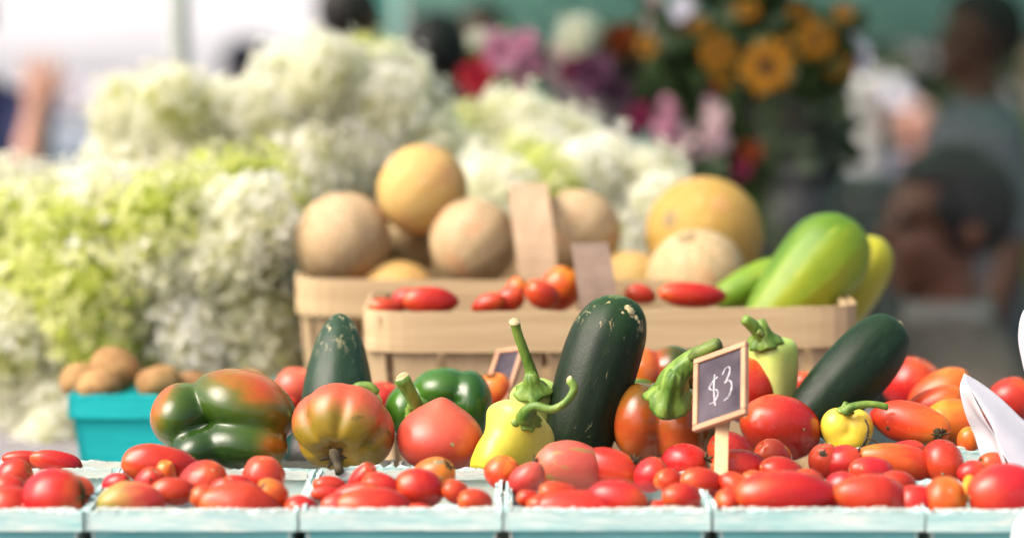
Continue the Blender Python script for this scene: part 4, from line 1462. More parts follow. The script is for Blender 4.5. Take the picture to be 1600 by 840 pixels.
def basket(px, d_c, a, b, zt, label, hang, roll=0.0, mat_handle='handle', band=0.036):
    cx = (px - 800) * (d_c - b) / FPX
    H = zt - TZ - 0.003
    bk = empty('wooden_basket', (cx, d_c, TZ + 0.003), label, 'basket', 'wooden slat baskets', 0.0)
    if roll:
        Mn = MW[bk.name] @ Matrix.Rotation(roll, 4, 'Y')
        bk.matrix_basis = Mn
        MW[bk.name] = Mn
    B = MW[bk.name]
    p, L = sq_path(a, b, 400)
    ns = int(L / 0.046)
    me_cache = []
    for vr in range(3):
        r = np.random.RandomState(vr + 40)
        hw = 0.0205
        vv, ff = [], []
        for i, t in enumerate(np.linspace(0, 1, 6)):
            sc = 0.80 + 0.20 * t
            y_off = -0.018 * (1 - t)            # leans inwards at the base
            bow = 0.0012 * math.sin(3 * t + vr)
            for x_, y_ in ((-hw * sc, 0.0011), (hw * sc, 0.0011), (hw * sc, -0.0011), (-hw * sc, -0.0011)):
                vv.append((x_, y_ + y_off + bow, t * (H - 0.004)))
        for i in range(5):
            for j in range(4):
                j2 = (j + 1) % 4
                ff.append((4 * i + j, 4 * i + 4 + j, 4 * i + 4 + j2, 4 * i + j2))
        ff += [(0, 1, 2, 3), (23, 22, 21, 20)]
        me_cache.append(mesh('slat', vv, ff, M['slat'], smooth=False))
    for k in range(ns):
        q = p[int(k / ns * 400)]
        q2 = p[(int(k / ns * 400) + 2) % 400]
        tg = (q2 - q) / np.linalg.norm(q2 - q)
        no = np.array([tg[1], -tg[0]])          # outward
        R = Matrix(((tg[0], no[0], 0, 0), (tg[1], no[1], 0, 0), (0, 0, 1, 0), (0, 0, 0, 1)))
        inst('slat', me_cache[k % 3], bk, B @ Matrix.Translation((q[0], q[1], 0)) @ R)
    v, f = strip_ring(a + 0.0022, b + 0.0022, H - band, H, 0.0026, seed=1)
    part('outer_rim_band', v, f, M['band'], bk, smooth=False, local=True)
    v, f = strip_ring(a - 0.0055, b - 0.0055, H - band * 0.9, H - 0.001, 0.0026, seed=2)
    part('inner_rim_band', v, f, M['band'], bk, smooth=False, local=True)
    v, f = strip_ring(a - 0.0105, b - 0.0105, H * 0.40, H * 0.40 + 0.026, 0.0024, seed=3)
    v[:, :2] *= 0.985
    part('waist_band', v, f, M['band'], bk, smooth=False, local=True)
    v, f = box((0, 0, 0.004), (a - 0.028, b - 0.028, 0.003))
    part('base', v, f, M['slat'], bk, smooth=False, local=True)
    # handle: flat strip arching over
    for (hx, hw, y0, y1, top, mh, lean) in hang:
        n = 28
        pts = []
        for i in range(n):
            t = i / (n - 1)
            yy = y0 + (y1 - y0) * (0.5 - 0.5 * math.cos(math.pi * t))
            zz = H - 0.06 + (top + 0.06) * math.sin(math.pi * t) ** 0.55 if 0 < t < 1 else H - 0.06
            pts.append((hx + lean * (zz - H), yy, zz))
        pts = np.array(pts)
        tg = np.gradient(pts, axis=0); tg /= np.linalg.norm(tg, axis=1)[:, None]
        vv, ff = [], []
        for i in range(n):
            nn = np.cross(tg[i], (1, 0, 0)); nn /= np.linalg.norm(nn) + 1e-9
            for sx, sn in ((-1, -1), (1, -1), (1, 1), (-1, 1)):
                vv.append(pts[i] + np.array((sx * hw, 0, 0)) + nn * sn * 0.0016)
        for i in range(n - 1):
            for j in range(4):
                j2 = (j + 1) % 4
                ff.append((4 * i + j, 4 * i + j2, 4 * i + 4 + j2, 4 * i + 4 + j))
        ff += [(3, 2, 1, 0), (4 * n - 4, 4 * n - 3, 4 * n - 2, 4 * n - 1)]
        part('handle', vv, ff, M[mh], bk, smooth=False, local=True)
    return bk


zt1 = P(0, 484, 2.12)[2]
basket(960, 2.21, 0.216, 0.09, zt1, 'front wooden slat basket with tomatoes and green squash over its rim',
       [(-0.010, 0.0170, -0.079, 0.079, 0.050, 'handle_shade', -0.12)], roll=math.radians(-0.8))
zt2 = P(0, 437, 2.32)[2]
basket(826, 2.44, 0.224, 0.12, zt2, 'rear wooden slat basket piled with cantaloupes behind the tomato basket',
       [(0.010, 0.0195, -0.114, 0.114, 0.084, 'handle', -0.12)])

# tomatoes in the front basket
for px, py, hl, hs, d, ang, mat, shape, label in [
    (602, 481, 28, 15, 2.140, 170, 'red', 'plum', 'small red tomato at the left end of the front basket'),
    (672, 471, 44, 22, 2.140, 175, 'red', 'plum', 'shiny red tomato second from the left end of the front basket'),
    (634, 466, 24, 16, 2.185, 20, 'red', 'plum', 'red tomato behind the two at the left end of the front basket'),
    (764, 474, 28, 15, 2.140, 20, 'red', 'plum', 'pinkish red tomato in the middle of the front basket rim'),
    (796, 468, 26, 20, 2.149, 30, 'deep', 'round', 'dark crimson tomato in the middle of the front basket'),
    (808, 450, 18, 16, 2.194, 60, 'orange', 'round', 'orange tomato in front of the melon basket handle foot'),
    (846, 460, 30, 22, 2.140, 150, 'red', 'round', 'red tomato leaning on the largest basket tomato'),
    (876, 450, 38, 32, 2.176, 60, 'orange', 'round', 'largest orange-red tomato left of the shade-toned handle of the front basket'),
    (1000, 459, 26, 16, 2.176, 170, 'deep', 'round', 'dark red tomato right of the shade-toned basket handle'),
    (1082, 461, 54, 20, 2.149, 175, 'red', 'plum', 'long red tomato under the pale ribbed melon'),
]:
    tomato(px, py, hl, hs, d, ang, mat, label, .2, shape)


def melon(px, py, r, d, mat, label, ribs=0, amp=0.0, sq=0.96, axis=(0.3, -0.5, 0.8)):
    s = S(d)
    D, f = sph(56, 36)
    ph = np.arctan2(D[:, 1], D[:, 0])
    th = np.arccos(np.clip(D[:, 2], -1, 1))
    k = 1 + 0.010 * wob(D, nseed(), 2)
    if ribs:
        k = k - amp * (1 - np.abs(np.cos(ribs * ph / 2))) ** 2 * np.sin(th)
    v = D * (r * s * k)[:, None]
    v[:, 2] *= sq
    o = obj('melon', v, f, M[mat], TR(P(px, py, d), basis(axis)))
    tag(o, label, 'melon', 'melons')
    q, n = apply(MW[o.name], [(0, 0, r * s * sq * 0.985)])[0], None
    vv, ff = lathe([(0.0001, 0.002), (0.005, 0.0018), (0.009, 0.0002), (0.011, -0.002)], 14)
    part('stem_scar', apply(TR(q, basis(axis)), vv), ff, M['scar'], o)
    return o


melon(535, 375, 77, 2.435, 'cantaloupe', 'leftmost tan cantaloupe resting on the melon basket rim', 10, 0.03, axis=(-0.4, 0.5, 0.6))
melon(660, 297, 70, 2.450, 'cantaloupe_yellow', 'yellow cantaloupe at the top of the melon pile', 10, 0.02, axis=(0.5, 0.5, 0.5), sq=1.04)
melon(740, 378, 70, 2.420, 'cantaloupe', 'tan cantaloupe left of the tall basket handle', 10, 0.03, axis=(0.4, 0.6, 0.5))
melon(622, 470, 66, 2.420, 'cantaloupe_yellow', 'low yellow cantaloupe sunk behind the melon basket rim', 10, 0.015, axis=(0.1, 0.5, 0.8))
melon(636, 385, 50, 2.503, 'cantaloupe_pale', 'pale melon glimpsed in the gap below the top cantaloupe', 0, 0, axis=(0.1, 0.5, 0.8))
melon(903, 362, 68, 2.465, 'cantaloupe', 'tan cantaloupe right of the tall basket handle', 10, 0.03, axis=(0.4, 0.6, 0.5))
melon(1100, 368, 93, 2.480, 'honey', 'big golden melon, the largest of the pile', 9, 0.012, axis=(-0.55, -0.6, 0.28), sq=1.0)
melon(1088, 430, 78, 2.360, 'cantaloupe_pale', 'pale ribbed melon in front of the big golden one', 9, 0.05, axis=(-0.25, -0.4, 0.85), sq=0.92)
melon(985, 450, 60, 2.435, 'cantaloupe_yellow', 'shaded yellow melon low behind the shade-toned basket handle', 10, 0.02, axis=(0.2, 0.5, 0.8))


def rp_sq(v, L):
    a = np.arctan2(v[:, 1], v[:, 0])
    return np.clip(0.52 + 0.30 * np.cos(a - 0.6) + 0.30 * (v[:, 2] / L - 0.5) + 0.08 * np.sin(9 * a), 0, 1)


long_fruit('squash', (1178, 520), (1340, 352), 2.20, 2.24, [(0, 22), (0.08, 36), (0.3, 52), (0.55, 64), (0.75, 66), (0.9, 50), (0.97, 28), (1, 2)], M['squash'],
           'big green and yellow squash propped over the right end of the front basket', 'squash', 'squashes', ridge=10, amp=0.012, ripe=rp_sq, rot=math.radians(0))
long_fruit('squash', (1290, 520), (1378, 372), 2.30, 2.30, [(0, 20), (0.1, 34), (0.5, 44), (0.8, 38), (0.95, 22), (1, 2)], M['squash_yellow'],
           'yellow squash behind the big green squash', 'squash', 'squashes', ridge=8, amp=0.01)
long_fruit('squash', (1120, 470), (1230, 418), 2.26, 2.28, [(0, 14), (0.12, 24), (0.5, 30), (0.85, 26), (1, 4)], M['squash'],
           'slim bright green squash lying behind the big squash', 'squash', 'squashes', ripe=lambda v, L: np.clip(0.5 + 0 * v[:, 0], 0, 1))

# potatoes
for px, py, rx, rz, d, label in [
    (122, 593, 30, 27, 2.27, 'small brown potato at the left end of the teal carton'),
    (176, 578, 40, 36, 2.28, 'largest golden-brown potato on top of the teal carton'),
    (152, 604, 34, 28, 2.24, 'brown potato below the largest one in the teal carton'),
    (246, 596, 34, 26, 2.26, 'pinkish tan potato at the right of the teal carton'),
    (300, 602, 30, 22, 2.28, 'tan potato hidden mostly behind the bell pepper lobe'),
    (396, 604, 36, 26, 2.26, 'pale potato behind the right lobe of the big bell pepper'),
]:
    s = S(d)
    v, f, D = star([((0, 0, 0), (rx * s, rx * s * 0.9, rz * s)), ((rx * s * 0.25, 0, 0), (rx * s * 0.8, rx * s * 0.7, rz * s * 0.85))], 10, 32, 22, 0.05, nseed())
    tag(obj('potato', v, f, M['potato'], TR(P(px, py, d), Matrix.Rotation(rnd.uniform(-0.4, 0.4), 4, 'Y'))), label, 'potato', 'potatoes')

# ------------------------------------------------------------------ hydrangea bunches
M['hyd_white'] = attr_mat('white_floret', [(0.0, (0.58, 0.60, 0.24)), (0.25, (0.76, 0.75, 0.50)), (0.5, (0.83, 0.83, 0.72)), (1.0, (0.86, 0.86, 0.82))])
M['hyd_cream'] = attr_mat('cream_floret', [(0.0, (0.56, 0.58, 0.24)), (0.35, (0.78, 0.78, 0.58)), (0.8, (0.84, 0.84, 0.72)), (1.0, (0.86, 0.86, 0.78))])
M['hyd_lime'] = attr_mat('lime_floret', [(0.0, (0.44, 0.52, 0.08)), (0.4, (0.60, 0.66, 0.16)), (0.7, (0.74, 0.76, 0.36)), (1.0, (0.84, 0.84, 0.64))])
M['leaf'] = plain_mat('green_leaf', (0.05, 0.11, 0.02), (0.09, 0.17, 0.03), 20, 0.5, 0.4, trans=0.25)
M['leaf_dark'] = plain_mat('dark_leaf', (0.018, 0.040, 0.012), (0.04, 0.075, 0.02), 20, 0.5, 0.4, trans=0.15)


def floret_head(seed, rx, rz, n=360, fr=0.0080):
    """panicle: florets of four cupped petals spread over an uneven ovoid, stem along -Z"""
    r = np.random.RandomState(seed)
    v, f, tint = [], [], []
    for i in range(n):
        u = (i + 0.5) / n
        th = math.acos(1 - 1.75 * u)
        ph = i * 2.39996 + r.uniform(-0.3, 0.3)
        lum = 1 + 0.13 * math.sin(3 * ph + seed) * math.sin(2 * th) + r.uniform(-0.26, 0.22) + (0.22 if r.uniform() > 0.94 else 0)
        nrm = np.array((math.sin(th) * math.cos(ph), math.sin(th) * math.sin(ph), math.cos(th)))
        c = nrm * np.array((rx, rx, rz)) * lum
        lowf = wob(nrm[None, :], seed + 3, 2.2)[0]
        ax = nrm + r.normal(size=3) * 0.35
        B = np.array(basis(ax))[:3, :3]
        s = fr * r.uniform(0.75, 1.2)
        a0 = r.uniform(0, 1.57)
        tv = np.clip(0.08 + r.beta(1.5, 0.9) + 0.55 * min(0, lum - 1) + 0.22 * lowf, 0, 1)
        k = len(v)
        v.append(c); tint.append(tv * 0.6)
        for q in range(4):
            a = a0 + q * math.pi / 2
            for rr, da, zz in ((0.75, -0.52, 0.12), (1.05, 0.0, 0.30), (0.75, 0.52, 0.12)):
                p = B @ np.array((s * rr * math.cos(a + da), s * rr * math.sin(a + da), s * zz))
                v.append(c + p); tint.append(tv)
            o = k + 1 + 3 * q
            f.append((k, o, o + 1, o + 2))
    # inner mass of unopened buds
    D, ff = sph(12, 8)
    o = len(v)
    for d_ in D:
        v.append(d_ * np.array((rx, rx, rz)) * 0.80); tint.append(0.12)
    f += [tuple(i + o for i in q) for q in ff]
    return np.array(v), f, tint


HEADS = {}
for nm, key in (('white', 'hyd_white'), ('cream', 'hyd_cream'), ('lime', 'hyd_lime')):
    HEADS[nm] = []
    for k in range(3):
        v, f, t_ = floret_head(k * 7 + len(nm), 0.046, 0.056)
        HEADS[nm].append(mesh('flower_head', v, f, M[key], smooth=False, attr={'tint': t_}))


def leaf_mesh(L, W):
    v, f = [], []
    n = 7
    for i in range(n):
        t = i / (n - 1)
        wd = W * math.sin(math.pi * min(1, t * 0.96 + 0.03)) ** 0.8
        z = 0.18 * L * math.sin(2.2 * t) - 0.15 * L * t
        v += [(-wd, t * L, z + 0.25 * wd), (0, t * L, z), (wd, t * L, z + 0.25 * wd)]
    for i in range(n - 1):
        a = 3 * i
        f += [(a, a + 1, a + 4, a + 3), (a + 1, a + 2, a + 5, a + 4)]
    return np.array(v), f


LEAF = mesh('leaf', *leaf_mesh(0.085, 0.026), M['leaf'])


def bunch(label, heads, base_px, d0, seed, leaves=8):
    r = np.random.RandomState(seed)
    bx = (base_px - 800) * d0 / FPX
    b = empty('hydrangea_bunch', (bx, d0, TZ + 0.003), label, 'flowers', 'hydrangea bunches')
    heads = list(heads) + [(h[0] + r.uniform(-45, 45), h[1] + r.uniform(15, 60), h[2], 0.95, 0.11) for h in heads] + [(h[0] + r.uniform(-40, 40), h[1] + r.uniform(30, 90), 'c', 1.0, 0.03) for h in heads[::2]]
    ctr = np.mean([P(h[0], h[1], d0) for h in heads], axis=0)
    foot = np.array((bx, d0, TZ + 0.004))
    for i, h in enumerate(heads):
        px, py, c = h[:3]
        if d0 < 2.6:
            px = min(px, 392)          # keep clear of the melon basket
        sz = h[3] if len(h) > 3 else 1.0
        d = d0 + r.uniform(-0.07, 0.07) + (h[4] if len(h) > 4 else 0)
        p = P(px, py, d)
        ax = (p - ctr) * np.array((1.2, 1, 1.2)) + np.array((0, -0.10, 0.08)) + r.normal(size=3) * 0.03
        sc = sz * r.uniform(0.92, 1.1) * (1.0 if d0 < 2.6 else 0.9)
        Mh = TR(p, basis(ax) @ Matrix.Rotation(r.uniform(0, 6.28), 4, 'Z')) @ Matrix.Scale(sc, 4)
        nm = {'w': 'white', 'c': 'cream', 'l': 'lime'}[c]
        inst('flower_head', HEADS[nm][r.randint(3)], b, Mh)
        ft = foot + np.array((r.uniform(-0.03, 0.03), r.uniform(-0.03, 0.03), 0))
        a2 = ax / np.linalg.norm(ax)
        v, f = tube([p - a2 * 0.03, p * 0.5 + ft * 0.5 + np.array((0, 0.03, 0)), ft], [0.003, 0.003, 0.0035], 5, 7)
        part('stem', v, f, M['leaf'], b)
    for k in range(leaves):
        h = heads[r.randint(len(heads))]
        p = P(h[0] + r.uniform(-60, 60), h[1] + r.uniform(20, 60), d0 + r.uniform(-0.02, 0.08))
        inst('leaf', LEAF, b, TR(p, Matrix.Rotation(r.uniform(0, 6.28), 4, 'Z') @ Matrix.Rotation(r.uniform(-0.6, 0.8), 4, 'X')))
    return b


bunch('front bunch of lime and white hydrangeas behind the teal potato carton',
      [(10, 400, 'l'), (55, 375, 'l'), (115, 395, 'l'), (190, 395, 'l'), (180, 340, 'w'), (255, 350, 'l'), (250, 420, 'c'), (325, 330, 'l'), (395, 320, 'l'), (440, 360, 'w'),
       (15, 470, 'c'), (80, 460, 'l'), (150, 465, 'l'), (215, 480, 'w'), (290, 455, 'w'), (350, 400, 'c'), (360, 470, 'w'), (425, 430, 'w'), (30, 540, 'w'), (100, 535, 'l'), (165, 535, 'l'),
       (235, 545, 'l'), (300, 530, 'w'), (375, 540, 'w'), (440, 500, 'c'), (435, 555, 'c'), (60, 600, 'w'), (100, 640, 'w', 0.8), (55, 655, 'w', 0.7), (85, 685, 'w', 0.6), (290, 600, 'c', 0.9), (350, 600, 'w', 0.9), (410, 600, 'c', 0.9), (200, 600, 'c', .9)],
      230, 2.50, 1, 10)
bunch('low bunch of plain white hydrangeas at the left frame edge',
      [(-30, 328, 'w'), (30, 320, 'w'), (85, 322, 'w', .9), (135, 345, 'w'), (60, 350, 'w'), (0, 370, 'w'), (120, 370, 'w'), (-30, 400, 'w'), (-40, 480, 'w'), (-30, 560, 'w')], 20, 2.70, 2, 6)
bunch('tall rounded bunch of cream and white hydrangeas left of the cantaloupes',
      [(215, 185, 'c'), (205, 250, 'w'), (230, 310, 'w'), (280, 165, 'c'), (275, 235, 'w'), (310, 290, 'w'), (335, 200, 'w'), (365, 255, 'c'), (392, 190, 'c'), (405, 300, 'w'),
       (430, 225, 'w'), (455, 145, 'w'), (480, 270, 'w'), (485, 180, 'c'), (502, 108, 'c', 0.85), (530, 140, 'c'), (550, 215, 'w'), (560, 285, 'w'), (570, 118, 'l', 0.85), (600, 165, 'w'), (612, 128, 'w', 0.9),
       (635, 215, 'w'), (636, 178, 'w', 0.9), (664, 236, 'c', .9), (450, 330, 'w'), (520, 320, 'c'), (600, 255, 'w', 1, .08), (345, 175, 'c', 0.7), (690, 260, 'c', 1, .06)], 430, 2.80, 3, 10)
bunch('pale green and white hydrangea bunch behind the topmost cantaloupe',
      [(735, 227, 'l', 0.9), (745, 272, 'c'), (790, 207, 'c'), (800, 242, 'w'), (828, 214, 'c'), (838, 257, 'w'), (883, 237, 'c'), (780, 292, 'w'), (868, 282, 'c'), (808, 287, 'w')], 820, 2.98, 4, 6)
bunch('small lime hydrangea pair right above the tall basket handle',
      [(765, 290, 'w', 0.9), (820, 280, 'l'), (775, 320, 'c'), (850, 295, 'l', 0.9)], 800, 2.74, 5, 2)
bunch('dense creamy white hydrangea bunch left of the big golden melon',
      [(907, 294, 'w'), (957, 286, 'w'), (1012, 299, 'c'), (932, 349, 'w'), (987, 344, 'w'), (967, 399, 'w'), (1032, 324, 'c', .8), (922, 404, 'w'), (982, 444, 'w')], 985, 2.78, 6, 3)

# ------------------------------------------------------------------ mixed bouquets
M['amber'] = plain_mat('amber_petal', (0.25, 0.105, 0.005), (0.36, 0.155, 0.007), 30, 0.6, 0.2, trans=0.25)
M['disc'] = plain_mat('dark_flower_disc', (0.02, 0.010, 0.005), (0.05, 0.025, 0.01), 200, 0.9)
M['pinkp'] = plain_mat('pink_petal', (0.56, 0.19, 0.34), (0.70, 0.42, 0.50), 50, 0.6, 0.2, trans=0.3)
M['palepink'] = plain_mat('pale_pink_petal', (0.66, 0.45, 0.52), (0.74, 0.60, 0.58), 50, 0.6, 0.2, trans=0.3)
M['redp'] = plain_mat('red_petal', (0.34, 0.012, 0.03), (0.46, 0.03, 0.05), 40, 0.6, 0.2, trans=0.2)
M['rustp'] = plain_mat('rust_petal', (0.20, 0.035, 0.01), (0.32, 0.07, 0.014), 40, 0.6, 0.2, trans=0.2)
M['purplep'] = plain_mat('purple_petal', (0.075, 0.028, 0.065), (0.15, 0.06, 0.11), 40, 0.6, 0.2, trans=0.2)
M['magenta'] = plain_mat('dark_magenta_petal', (0.13, 0.01, 0.04), (0.22, 0.02, 0.07), 40, 0.6, 0.2)
M['whitep'] = plain_mat('white_petal', (0.74, 0.70, 0.80), (0.84, 0.82, 0.88), 40, 0.6, 0.2, trans=0.3)
M['wrap'] = plain_mat('translucent_wrap', (0.30, 0.24, 0.25), (0.42, 0.36, 0.36), 20, 0.35, 0.5, trans=0.5)
M['bucket'] = plain_mat('black_plastic', (0.018, 0.02, 0.02), (0.03, 0.032, 0.03), 20, 0.45, 0.4)
m_, t_, b_ = nt('cellophane')
b_.inputs['Base Color'].default_value = (0.35, 0.36, 0.34, 1)
b_.inputs['Roughness'].default_value = 0.3
b_.inputs['Specular IOR Level'].default_value = 0.25
b_.inputs['Alpha'].default_value = 0.04
M['cello'] = m_


def petal_ring(n, r0, r1, wd, lift, curl, ph0, rs):
    bits = []
    for k in range(n):
        a = 2 * math.pi * k / n + ph0 + rs.uniform(-0.1, 0.1)
        L = (r1 - r0) * rs.uniform(0.85, 1.1)
        v, f = [], []
        for i, t in enumerate((0, 0.35, 0.7, 1.0)):
            ww = wd * (0.45, 1.0, 0.95, 0.25)[i]
            z = lift * t * L + curl * L * t * t
            rr = r0 + L * t * math.sqrt(max(0.05, 1 - (lift * 0.5) ** 2))
            for sx in (-1, 0, 1):
                x = rr; y = sx * ww
                v.append((x * math.cos(a) - y * math.sin(a), x * math.sin(a) + y * math.cos(a), z + abs(sx) * 0.12 * ww))
        for i in range(3):
            for j in range(2):
                o = 3 * i + j
                f.append((o, o + 3, o + 4, o + 1))
        bits.append((np.array(v), f))
    return bits


def daisy(r, seed):
    rs = np.random.RandomState(seed)
    return join(*(petal_ring(13, r * 0.25, r, r * 0.17, 0.12, -0.25, 0, rs) + petal_ring(11, r * 0.2, r * 0.85, r * 0.16, 0.3, -0.2, 0.2, rs)))


def rosette(r, seed, layers=4):
    rs = np.random.RandomState(seed)
    bits = []
    for i in range(layers):
        q = i / (layers - 1)
        bits += petal_ring(int(12 - 6 * q), r * 0.05, r * (1 - 0.62 * q), r * 0.24 * (1 - 0.4 * q), 0.15 + 1.1 * q, -0.05 + 0.3 * q, i * 0.7, rs)
    return join(*bits)


def leaf_cloud(center, rad, n, size, seed, flat=0.0):
    r = np.random.RandomState(seed)
    base, bf = leaf_mesh(size, size * 0.30)
    bits = []
    for i in range(n):
        d = r.normal(size=3); d /= np.linalg.norm(d)
        q = np.array(center) + d * np.array(rad) * r.uniform(0.25, 1.0) ** 0.6
        R = np.array(basis(d + r.normal(size=3) * 0.6) @ Matrix.Rotation(r.uniform(0, 6.28), 4, 'Z'))[:3, :3]
        bits.append((base * r.uniform(0.6, 1.2) @ R.T + q, bf))
    return join(*bits)


def bouquet(label, foot, d, flowers, greens, seed, wrap=None, green_mat='leaf_dark', foot_z=None):
    """flowers: (px,py,r px,kind,mat,depth offset); greens: (px,py,rx,ry,n)"""
    r = np.random.RandomState(seed)
    fz = foot_z if foot_z is not None else TZ + 0.02
    fx = (foot - 800) * d / FPX
    b = empty('mixed_bouquet', (fx, d, fz), label, 'bouquet', 'mixed bouquets')
    fp = np.array((fx, d, fz))
    for px, py, rr, kind, mat, dz in flowers:
        p = P(px, py, d + dz)
        ax = np.array((r.uniform(-0.35, 0.35), -1, r.uniform(0.0, 0.6)))
        R = basis(ax)
        rad = rr * S(d)
        if kind == 'daisy':
            v, f = daisy(rad, r.randint(9999))
            o = part('blossom', apply(TR(p, R), v), f, M[mat], b)
            v, f, _ = star([((0, 0, 0), (rad * 0.3, rad * 0.3, rad * 0.22))], nu=14, nv=10)
            part('flower_centre', apply(TR(p, R), v), f, M['disc'], o)
        elif kind == 'rose':
            v, f = rosette(rad, r.randint(9999))
            part('blossom', apply(TR(p, R), v), f, M[mat], b)
        elif kind == 'spike':
            bits = []
            for q in range(9):
                off = np.array((r.uniform(-0.35, 0.35), r.uniform(-0.3, 0.3), (q / 8 - 0.5) * 2)) * rad
                v, f = rosette(rad * (0.55 - 0.25 * q / 8), r.randint(9999), 3)
                bits.append((apply(TR(p + off, basis(ax + r.normal(size=3) * 0.4)), v), f))
            v, f = join(*bits)
            part('blossom', v, f, M[mat], b)
        elif kind == 'head':
            inst('blossom', HEADS['white'][r.randint(3)], b, TR(p, basis((0, -0.6, 0.8))) @ Matrix.Scale(rad / 0.05, 4))
        v, f = tube([p + np.array((0, 0.012, 0)), p * 0.45 + fp * 0.55 + np.array((0, 0.02, 0)), fp + np.array((r.uniform(-.02, .02), r.uniform(-.02, .02), 0))], [0.0022, 0.0022, 0.0025], 5, 7)
        part('stem', v, f, M['leaf'], b)
    for px, py, rx, ry, n in greens:
        s = S(d)
        v, f = leaf_cloud(P(px, py, d + 0.03), (rx * s, 0.07, ry * s), n, 0.05, r.randint(9999))
        o = part('foliage', v, f, M[green_mat], b)
        o['kind'] = 'stuff'
    if wrap:
        (tx, ty, tr), (bx, by, br), wm = wrap
        n, m = 40, 14
        tc, bc = P(tx, ty, d), P(bx, by, d)
        v, f = [], []
        for i in range(m):
            t = i / (m - 1)
            for k in range(n):
                a = 2 * math.pi * k / n
                rad = (br + (tr - br) * t) * S(d) * (1 + (0.10 * math.sin(7 * a + seed) + 0.05 * math.sin(13 * a)) * t)
                c = bc * (1 - t) + tc * t
                v.append((c[0] + rad * math.cos(a), c[1] + rad * 0.8 * math.sin(a), c[2] + (0.012 * math.sin(5 * a + seed)) * t))
        for i in range(m - 1):
            for k in range(n):
                k2 = (k + 1) % n
                f.append((i * n + k, i * n + k2, (i + 1) * n + k2, (i + 1) * n + k))
        solidify(part('wrap', v, f, M[wm], b), 0.0006)
    return b


def flower_bucket(px, d, r0, r1, z1, label):
    x = (px - 800) * d / FPX
    b = empty('flower_bucket', (x, d, TZ + 0.003), label, 'bucket', 'black flower buckets')
    H = z1 - TZ - 0.003
    v, f = lathe([(0.0001, 0.002), (r0, 0.0), (r1, H), (r1 - 0.003, H), (r0 - 0.003, 0.006), (0.0001, 0.006)], 40)
    part('body', v, f, M['bucket'], b, local=True)
    v, f = lathe([(r1 + 0.0005, H - 0.014), (r1 + 0.006, H - 0.013), (r1 + 0.006, H + 0.003), (r1 - 0.0035, H + 0.003), (r1 - 0.0035, H - 0.002)], 40)
    part('rim', v, f, M['bucket'], b, local=True)
    return b


flower_bucket(1238, 3.62, 0.052, 0.072, P(0, 262, 3.62)[2], 'black plastic bucket holding the large amber bouquet')
flower_bucket(940, 3.66, 0.050, 0.062, P(0, 240, 3.66)[2], 'black plastic bucket holding the purple bouquet')
flower_bucket(790, 3.68, 0.045, 0.055, P(0, 300, 3.68)[2], 'black plastic bucket holding the pink and red bouquet')
bouquet('large bouquet of amber black-eyed flowers and pink snapdragons in dark foliage', 1232, 3.58, [
    (1198, 105, 45, 'daisy', 'amber', -0.12), (1122, 82, 30, 'daisy', 'amber', -0.09), (1130, 122, 20, 'daisy', 'amber', -0.07), (1010, 72, 20, 'daisy', 'amber', -0.06), (1275, 62, 34, 'daisy', 'amber', -0.06),
    (1310, 104, 23, 'daisy', 'amber', -0.03), (1165, 14, 23, 'daisy', 'amber', -0.03), (1250, 22, 23, 'daisy', 'amber', -0.01), (1318, 20, 17, 'daisy', 'amber', -0.01),
    (1045, 195, 36, 'spike', 'pinkp', -0.05), (1115, 195, 34, 'spike', 'palepink', -0.05), (1075, 225, 26, 'spike', 'palepink', -0.05), (1175, 238, 21, 'rose', 'rustp', -0.05), (1160, 262, 20, 'rose', 'magenta', -0.04), (1000, 185, 26, 'rose', 'magenta', -0.02),
    (1065, 14, 24, 'rose', 'whitep', 0.0), (1020, 12, 24, 'spike', 'palepink', 0.03), (1344, 82, 24, 'spike', 'whitep', 0.02), (1110, 150, 20, 'rose', 'magenta', 0.0), (1240, 180, 18, 'rose', 'rustp', -0.02), (1070, 60, 20, 'rose', 'rustp', 0.0), (1095, 40, 17, 'daisy', 'amber', -0.04), (1040, 110, 20, 'rose', 'magenta', 0.0), (1220, 60, 19, 'daisy', 'amber', -0.03)],
    [(1060, 110, 90, 80, 110), (1150, 160, 120, 110, 170), (1240, 130, 90, 110, 220), (1180, 60, 150, 70, 190), (1215, 240, 95, 75, 200), (1110, 240, 70, 50, 80), (1130, 30, 110, 50, 70), (1250, 210, 70, 80, 90)], 11,
    ((1240, 150, 92), (1238, 330, 46), 'cello'))
bouquet('bouquet of deep purple blooms with a white head in a mauve paper wrap', 945, 3.62, [
    (930, 118, 40, 'rose', 'purplep', -0.05), (900, 108, 26, 'rose', 'magenta', -0.04), (965, 140, 24, 'rose', 'purplep', -0.04), (905, 64, 36, 'head', 'whitep', -0.02), (968, 66, 28, 'rose', 'rustp', -0.03), (868, 112, 24, 'spike', 'palepink', -0.02),
    (990, 110, 18, 'rose', 'palepink', 0.0), (880, 80, 22, 'rose', 'palepink', 0.0), (945, 92, 24, 'rose', 'magenta', 0.0), (985, 50, 20, 'rose', 'rustp', 0.02), (915, 150, 26, 'rose', 'purplep', 0.0)],
    [(935, 110, 70, 60, 90)], 12, ((930, 140, 66), (955, 290, 22), 'wrap'))
bouquet('small bouquet of pink and red blooms beside dark-haired shoppers', 790, 3.66, [
    (785, 82, 34, 'rose', 'pinkp', -0.11), (822, 66, 22, 'rose', 'pinkp', -0.11), (745, 122, 32, 'rose', 'redp', -0.11), (745, 62, 14, 'head', 'whitep', 0.0), (812, 118, 22, 'spike', 'pinkp', -0.10), (770, 62, 20, 'rose', 'palepink', -0.1), (835, 100, 20, 'rose', 'pinkp', -0.1), (760, 100, 18, 'rose', 'redp', -0.1)],
    [(805, 105, 55, 45, 60)], 13, None, 'leaf')

